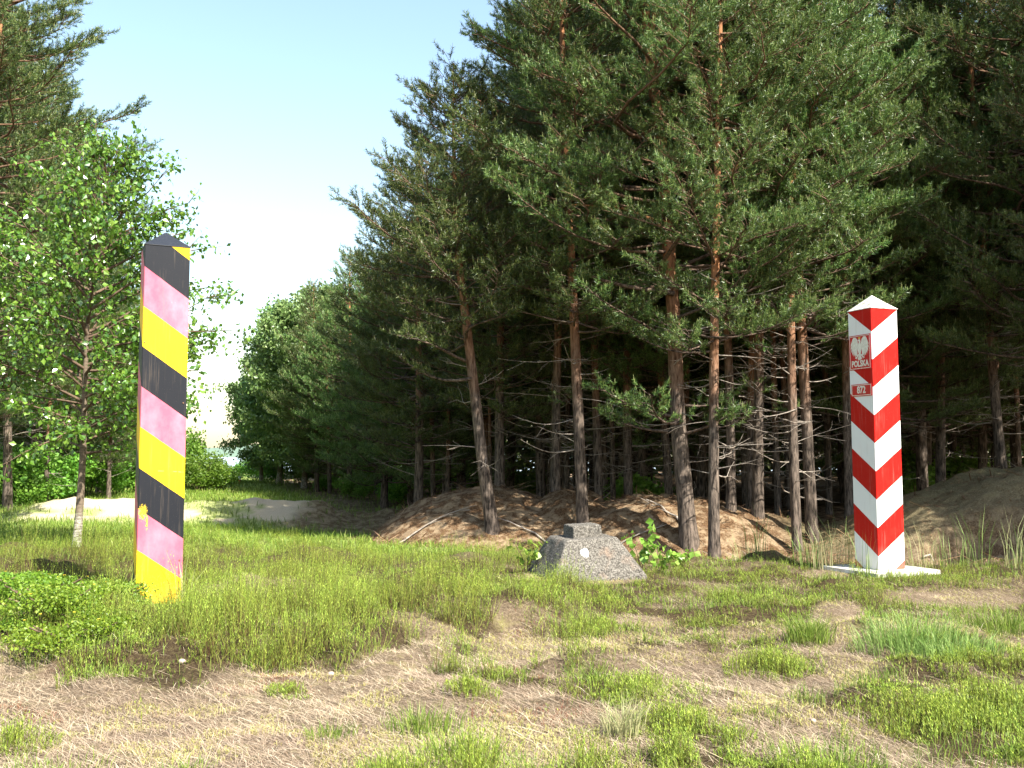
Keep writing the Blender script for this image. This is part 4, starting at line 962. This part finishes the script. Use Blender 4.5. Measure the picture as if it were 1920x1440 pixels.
# ------------------------------------------------------------------ saplings, tall grass, tufts
def make_sapling(seed, h, nl, size, spread=.16):
    rng = random.Random(seed); W = MB(); LP = []
    for s in range(4):
        a = rng.uniform(0, 6.28); e = np.array([math.cos(a) * spread, math.sin(a) * spread, h * rng.uniform(.6, 1.0)])
        tube(W, [(0, 0, -.05), e * np.array([.35, .35, .5]), e], [.006, .004, .002], 4)
        for q in range(nl // 4):
            u = .25 + .75 * rng.random(); p = e * np.array([u, u, u]) + np.array([rng.uniform(-.07, .07), rng.uniform(-.07, .07), rng.uniform(-.03, .03)]); LP.append(p)
    C = MB(); v = leaves_for(np.array(LP), size, seed, .1, .95); C.add(v, np.arange(len(v)).reshape(-1, 4))
    return W.mesh('stem', [M['twig_bark']], True), C.mesh('leaves', [M['sapling_leaf']])
for (px, D, h, nl, lb) in ((988, 12.45, .52, 34, 'leafy sapling with round pale leaves at the left back corner of the concrete stone'),
                           (1200, 12.9, .72, 60, 'taller leafy sapling behind the right slope of the concrete stone'),
                           (1232, 12.5, .42, 50, 'low leafy sapling in the grass right of the concrete stone'),
                           (1268, 12.9, .28, 40, 'smallest leafy sapling, farthest right of the stone')):
    x_ = (px - 960) / F * D
    o = plant('sapling', (x_, D, H(x_, D)), make_sapling(int(px), h, nl, .085 if h > .4 else .07, .2), ('stem', 'leaves')); tag(o, lb, 'sapling')
def ground_px(px, py):
    D = CAMH * F / max(20, py - HOR)
    for _ in range(6):
        x_ = (px - 960) / F * D; D = (CAMH - H(x_, D)) * F / (py - HOR)
    return (px - 960) / F * D, D
def clump(name, px, py, hgt, n, spread, wid, lean, m, label, cat, seed, D=None, group=None, nl=0):
    if D is None: x_, D = ground_px(px, py)
    else: x_ = (px - 960) / F * D
    r = np.random.RandomState(seed); a = r.rand(n) * 6.283; q = spread * r.rand(n) ** .75 * (.45 + 1.15 * fbm(np.cos(a) * 1.6 + seed, np.sin(a) * 1.6, seed, 2))
    bx, by = q * np.cos(a), q * np.sin(a)
    z0 = H(x_, D); base = np.stack([bx, by, height(x_ + bx, D + by) - z0 - .01], -1)
    if nl: part = sprigs(base, hgt * (.5 + .6 * r.rand(n)) * (1.15 - .7 * np.minimum(1, q / spread) ** 2), seed + 1, nl, .018, .28)
    else: part = blades(base, hgt * (.45 + .65 * r.rand(n)), wid, lean * (.3 + r.rand(n)), seed + 1, .55, a + r.randn(n) * .7)
    me = build_blades(name, [part], M[m]); o = link(name, me, None, (x_, D, z0)); tag(o, label, cat, group); return o
TG = [(1396, 15.0, .62, 26, 'tall pale grass clump left of the mossy hummock'), (1418, 14.0, .70, 18, 'tall grass clump with one long bent blade by the mossy hummock'),
      (1512, 13.1, .62, 40, 'dense clump of tall grass left of the white slab'), (1548, 12.9, .66, 34, 'tall grass clump at the left tip of the white slab'),
      (1588, 13.2, .80, 16, 'tall grass blades rising just left of the red and white post'), (1622, 12.0, .62, 8, 'few long grass blades standing in front of the red and white post'),
      (1722, 12.9, .72, 20, 'tall grass clump at the right foot of the red and white post'), (1768, 13.1, .55, 14, 'grass blades in the gap right of the post foot'),
      (1826, 13.0, .80, 18, 'tall straight grass clump in front of the dark hollow'), (1893, 12.9, .95, 16, 'tallest grass clump near the right edge'), (1915, 12.2, .6, 18, 'grass clump cut by the right edge of the photo')]
for i_, (px, D, h, n, lb) in enumerate(TG):
    clump('grass_clump', px, 0, h, int(n * 1.4), .20, .0075, .36, 'softgrass' if i_ % 3 else 'palegrass', lb, 'grass clump', 400 + i_, D)
T = [(882, 1288, .13, 260, .17, 'heather', 'small green tuft right of centre on the dry ground, uppermost of three', 7), (792, 1362, .17, 300, .19, 'grass', 'green tuft on the dry ground, below the reddish twigs', 0),
     (626, 1372, .11, 170, .12, 'grass', 'smallest green tuft, alone on the left dry ground', 0), (866, 1412, .17, 340, .20, 'grass', 'green tuft at the lower middle of the photo', 0),
     (735, 1438, .12, 220, .16, 'grass', 'tuft cut by the lower edge, left of the lower middle one', 0), (543, 1292, .08, 200, .16, 'heather', 'yellowish low tuft below the heather band', 7),
     (1508, 1198, .26, 520, .19, 'grass', 'bright green upright grass tuft below the white slab', 0), (1162, 1368, .22, 240, .10, 'palegrass', 'pale dry grass tuft in the lower middle right', 0),
     (1690, 1212, .24, 1000, .38, 'softgrass', 'large soft bluish-green grass tussock below the red and white post', 0), (1775, 1222, .20, 600, .32, 'softgrass', 'soft grass tussock joined to the right of the large one', 0),
     (1868, 1180, .22, 700, .34, 'grass', 'green grass tussock near the right edge under the slab level', 0), (1252, 1352, .14, 460, .26, 'heather', 'heather tuft right of the pale dry tuft', 7),
     (1190, 1290, .12, 500, .34, 'heather', 'wide low heather patch above the pale dry tuft', 7), (1430, 1250, .17, 600, .32, 'heather', 'heather patch below the bright upright tuft', 7),
     (1740, 1350, .19, 1200, .42, 'heather', 'largest heather patch at the lower right', 7), (1850, 1322, .19, 800, .34, 'heather', 'heather patch beside the right edge, lower right', 7),
     (1560, 1436, .14, 600, .34, 'grass', 'grass tuft cut by the lower edge at the right', 0), (1000, 1436, .10, 360, .26, 'grass', 'grass tuft cut by the lower edge in the middle', 0),
     (44, 1390, .17, 320, .22, 'heather', 'brownish heather tuft in the lower left corner', 7), (110, 1444, .10, 300, .26, 'grass', 'green tuft cut by the lower edge near the left corner', 0),
     (362, 1440, .10, 140, .14, 'grass', 'thin tuft cut by the lower edge below the heather band', 0), (1110, 1262, .09, 200, .18, 'grass', 'faint tuft between the dry ground and the heather patches', 0)]
for i_, (px, py, h, n, sp_, m_, lb, nl) in enumerate(T):
    clump('heather_tuft' if m_ == 'heather' else 'grass_tuft', px, py, h, n, sp_, .0045, .55, m_, lb, 'heather' if m_ == 'heather' else 'grass tuft', 500 + i_ * 3, None, None, nl)
clump('dry_stalks', 352, 1128, .62, 9, .07, .010, .42, 'palegrass', 'dry pale stalks beside the right foot of the black, red and yellow post', 'dry grass', 611)
clump('dry_stalks', 262, 1140, .42, 4, .04, .006, .5, 'palegrass', 'thin dry stalk in front of the foot of the black, red and yellow post', 'dry grass', 613)
# flowering herbs left of the post
def make_herb(seed, fl):
    W, Fm = make_bush(seed, .52, .44, .22, .024, 3600, 'herb_leaf', 14)
    Fm.name = 'foliage'; r = np.random.RandomState(seed + 9); out = [W, Fm]
    for q in range(fl):
        a = r.rand() * 6.28; u = .38 * r.rand() ** .5; c0 = np.array([u * math.cos(a), u * math.sin(a), .20 + .07 * r.rand()])
        C = MB(); an = np.arange(5) / 5 * 6.283 + r.rand(); k = .016
        v = [c0] + [c0 + (k * math.cos(x), k * math.sin(x), .006) for x in an] + [c0 + (k * .45 * math.cos(x + .63), k * .45 * math.sin(x + .63), .004) for x in an]
        C.add(v, [(0, 6 + (i - 1) % 5, 1 + i, 6 + i) for i in range(5)]); out.append(C.mesh('flower', [M['flower']]))
    return out
m, t, n, b = mat('yellow_petals'); g = N(t, "ShaderNodeNewGeometry"); L(t, ramp(t, g.outputs['Random Per Island'], [(0, (.75, .42, .02)), (1, (.85, .70, .06))]), b.inputs['Base Color']); M['flower'] = m
HB = [make_herb(701, 4), make_herb(702, 2)]; HR = {}
HL = 'low bright green herb with small yellow flowers left of the black, red and yellow post'
for i_, (px, py) in enumerate(((20, 1165), (85, 1172), (150, 1168), (190, 1162), (40, 1130), (110, 1135), (175, 1132), (205, 1128), (0, 1105), (70, 1100), (140, 1105), (-40, 1140), (178, 1108))):
    x_, D = ground_px(px, py + 12); k_ = i_ % 2; sc_v = .65 + .55 * ((i_ * 37) % 10) / 10
    if k_ not in HR: o = plant('flowering_herb', (x_, D, H(x_, D)), HB[k_], ('stems', 'foliage') + ('flower',) * 4, 0, sc_v); HR[k_] = o
    else: o = dup(HR[k_], (x_, D, H(x_, D)), i_ * 1.9, sc_v)
    tag(o, HL, 'herb', 'flowering herbs left of the tall post')
# far marker by the water, small stones
m, t, n, b = mat('far_marker_paint'); tc = N(t, "ShaderNodeTexCoord"); sp = N(t, "ShaderNodeSeparateXYZ"); L(t, tc.outputs['Object'], sp.inputs[0])
L(t, ramp(t, sp.outputs[2], [(0, (.5, .03, .03)), (.2, (.8, .8, .78))], 'CONSTANT'), b.inputs['Base Color'])
q = (451 - 960) / F * 52; mb = MB(); box_mb(mb, -.07, .07, -.07, .07, -.05, .34, .01); mb.add([(-.07, -.07, .34), (.07, -.07, .34), (.07, .07, .34), (-.07, .07, .34), (0, 0, .40)], [(0, 1, 4), (1, 2, 4), (2, 3, 4), (3, 0, 4)])
tag(link('marker_post', mb.mesh('marker_post', [m]), None, (q, 52, H(q, 52))), 'tiny red and white marker far away by the water gap', 'marker')
m, t, n, b = mat('pale_pinkish_stone'); L(t, ramp(t, noise(t, 30, 5, .7), [(.3, (.16, .11, .09)), (.7, (.42, .33, .29))]), b.inputs['Base Color']); b.inputs['Roughness'].default_value = .9
for i_, (px, py, s_, lb) in enumerate(((352, 1262, .026, 'pinkish stone lodged in the lower edge of the heather band'), (1230, 1400, .022, 'small pale stone among straw below the pale dry tuft'), (612, 1376, .018, 'small white pebble left of the smallest tuft'),
                                       (627, 1266, .024, 'pale pebble under the right part of the heather band'), (1468, 1420, .03, 'whitish stone near the lower edge, right'), (1512, 1342, .02, 'pale pebble on the dry ground left of the lower right heather'), (1713, 1217, .02, 'pale pebble at the foot of the soft tussock'))):
    x_, D = ground_px(px, py); th = np.linspace(0, math.pi, 8); ph = np.arange(10) / 10 * 6.283
    A1, B1 = np.meshgrid(th, ph, indexing='ij'); v = np.stack([np.sin(A1) * np.cos(B1), np.sin(A1) * np.sin(B1) * .8, np.cos(A1) * .7], -1).reshape(-1, 3)
    v = v * (1 + .35 * (fbm(v[:, 0] * 2 + i_ * 7, v[:, 1] * 2 + v[:, 2] * 2, 801) - .5))[:, None] * s_
    i = np.arange(7)[:, None] * 10; j = np.arange(10)[None, :]; f = np.stack([i + j, i + 10 + j, i + 10 + (j + 1) % 10, i + (j + 1) % 10], -1).reshape(-1, 4)
    mb = MB(); mb.add(v, f); tag(link('stone', mb.mesh('stone', [m], True), None, (x_, D, H(x_, D) + s_ * .3)), lb, 'stone')

# fallen branches on the mounds
for i_, (px, D, ln, az, lb) in enumerate(((800, 17.6, 1.6, .35, 'fallen dead branch on the left end of the left mound'), (985, 17.2, 1.3, 2.7, 'fallen dead branch on the mound right of the leaning pine'),
                                          (1170, 16.4, 1.5, .25, 'fallen dead branch on the slope behind the concrete stone'), (1240, 17.0, .9, 2.2, 'short fallen stick beside the foot of the large pine'),
                                          (1400, 15.6, 1.2, 2.9, 'fallen branch at the right foot of the second mound'), (1780, 14.6, 1.1, .3, 'fallen stick on the right-hand bank'))):
    x_ = (px - 960) / F * D; r_ = random.Random(900 + i_); mb = MB(); pts = []
    for q in range(9):
        u = (q / 8 - .5) * ln; a = x_ + u * math.cos(az) + r_.uniform(-.03, .03); b_ = D + u * math.sin(az); pts.append((a - x_, b_ - D, H(a, b_) - H(x_, D) + .035 + r_.uniform(0, .02)))
    tube(mb, pts, [.020 - .0016 * q for q in range(9)], 6, 0)
    for q in (2, 4, 5, 7):
        p = np.array(pts[q]); aa = az + r_.choice([-1, 1]) * r_.uniform(.5, 1.0); l = ln * r_.uniform(.15, .3)
        tube(mb, [p, p + np.array([math.cos(aa) * l * .5, math.sin(aa) * l * .5, .06]), p + np.array([math.cos(aa) * l, math.sin(aa) * l, .10])], [.009, .006, .003], 4, 0)
    tag(link('fallen_branch', mb.mesh('fallen_branch', [M['dead_wood']], True), None, (x_, D, H(x_, D))), lb, 'branch')
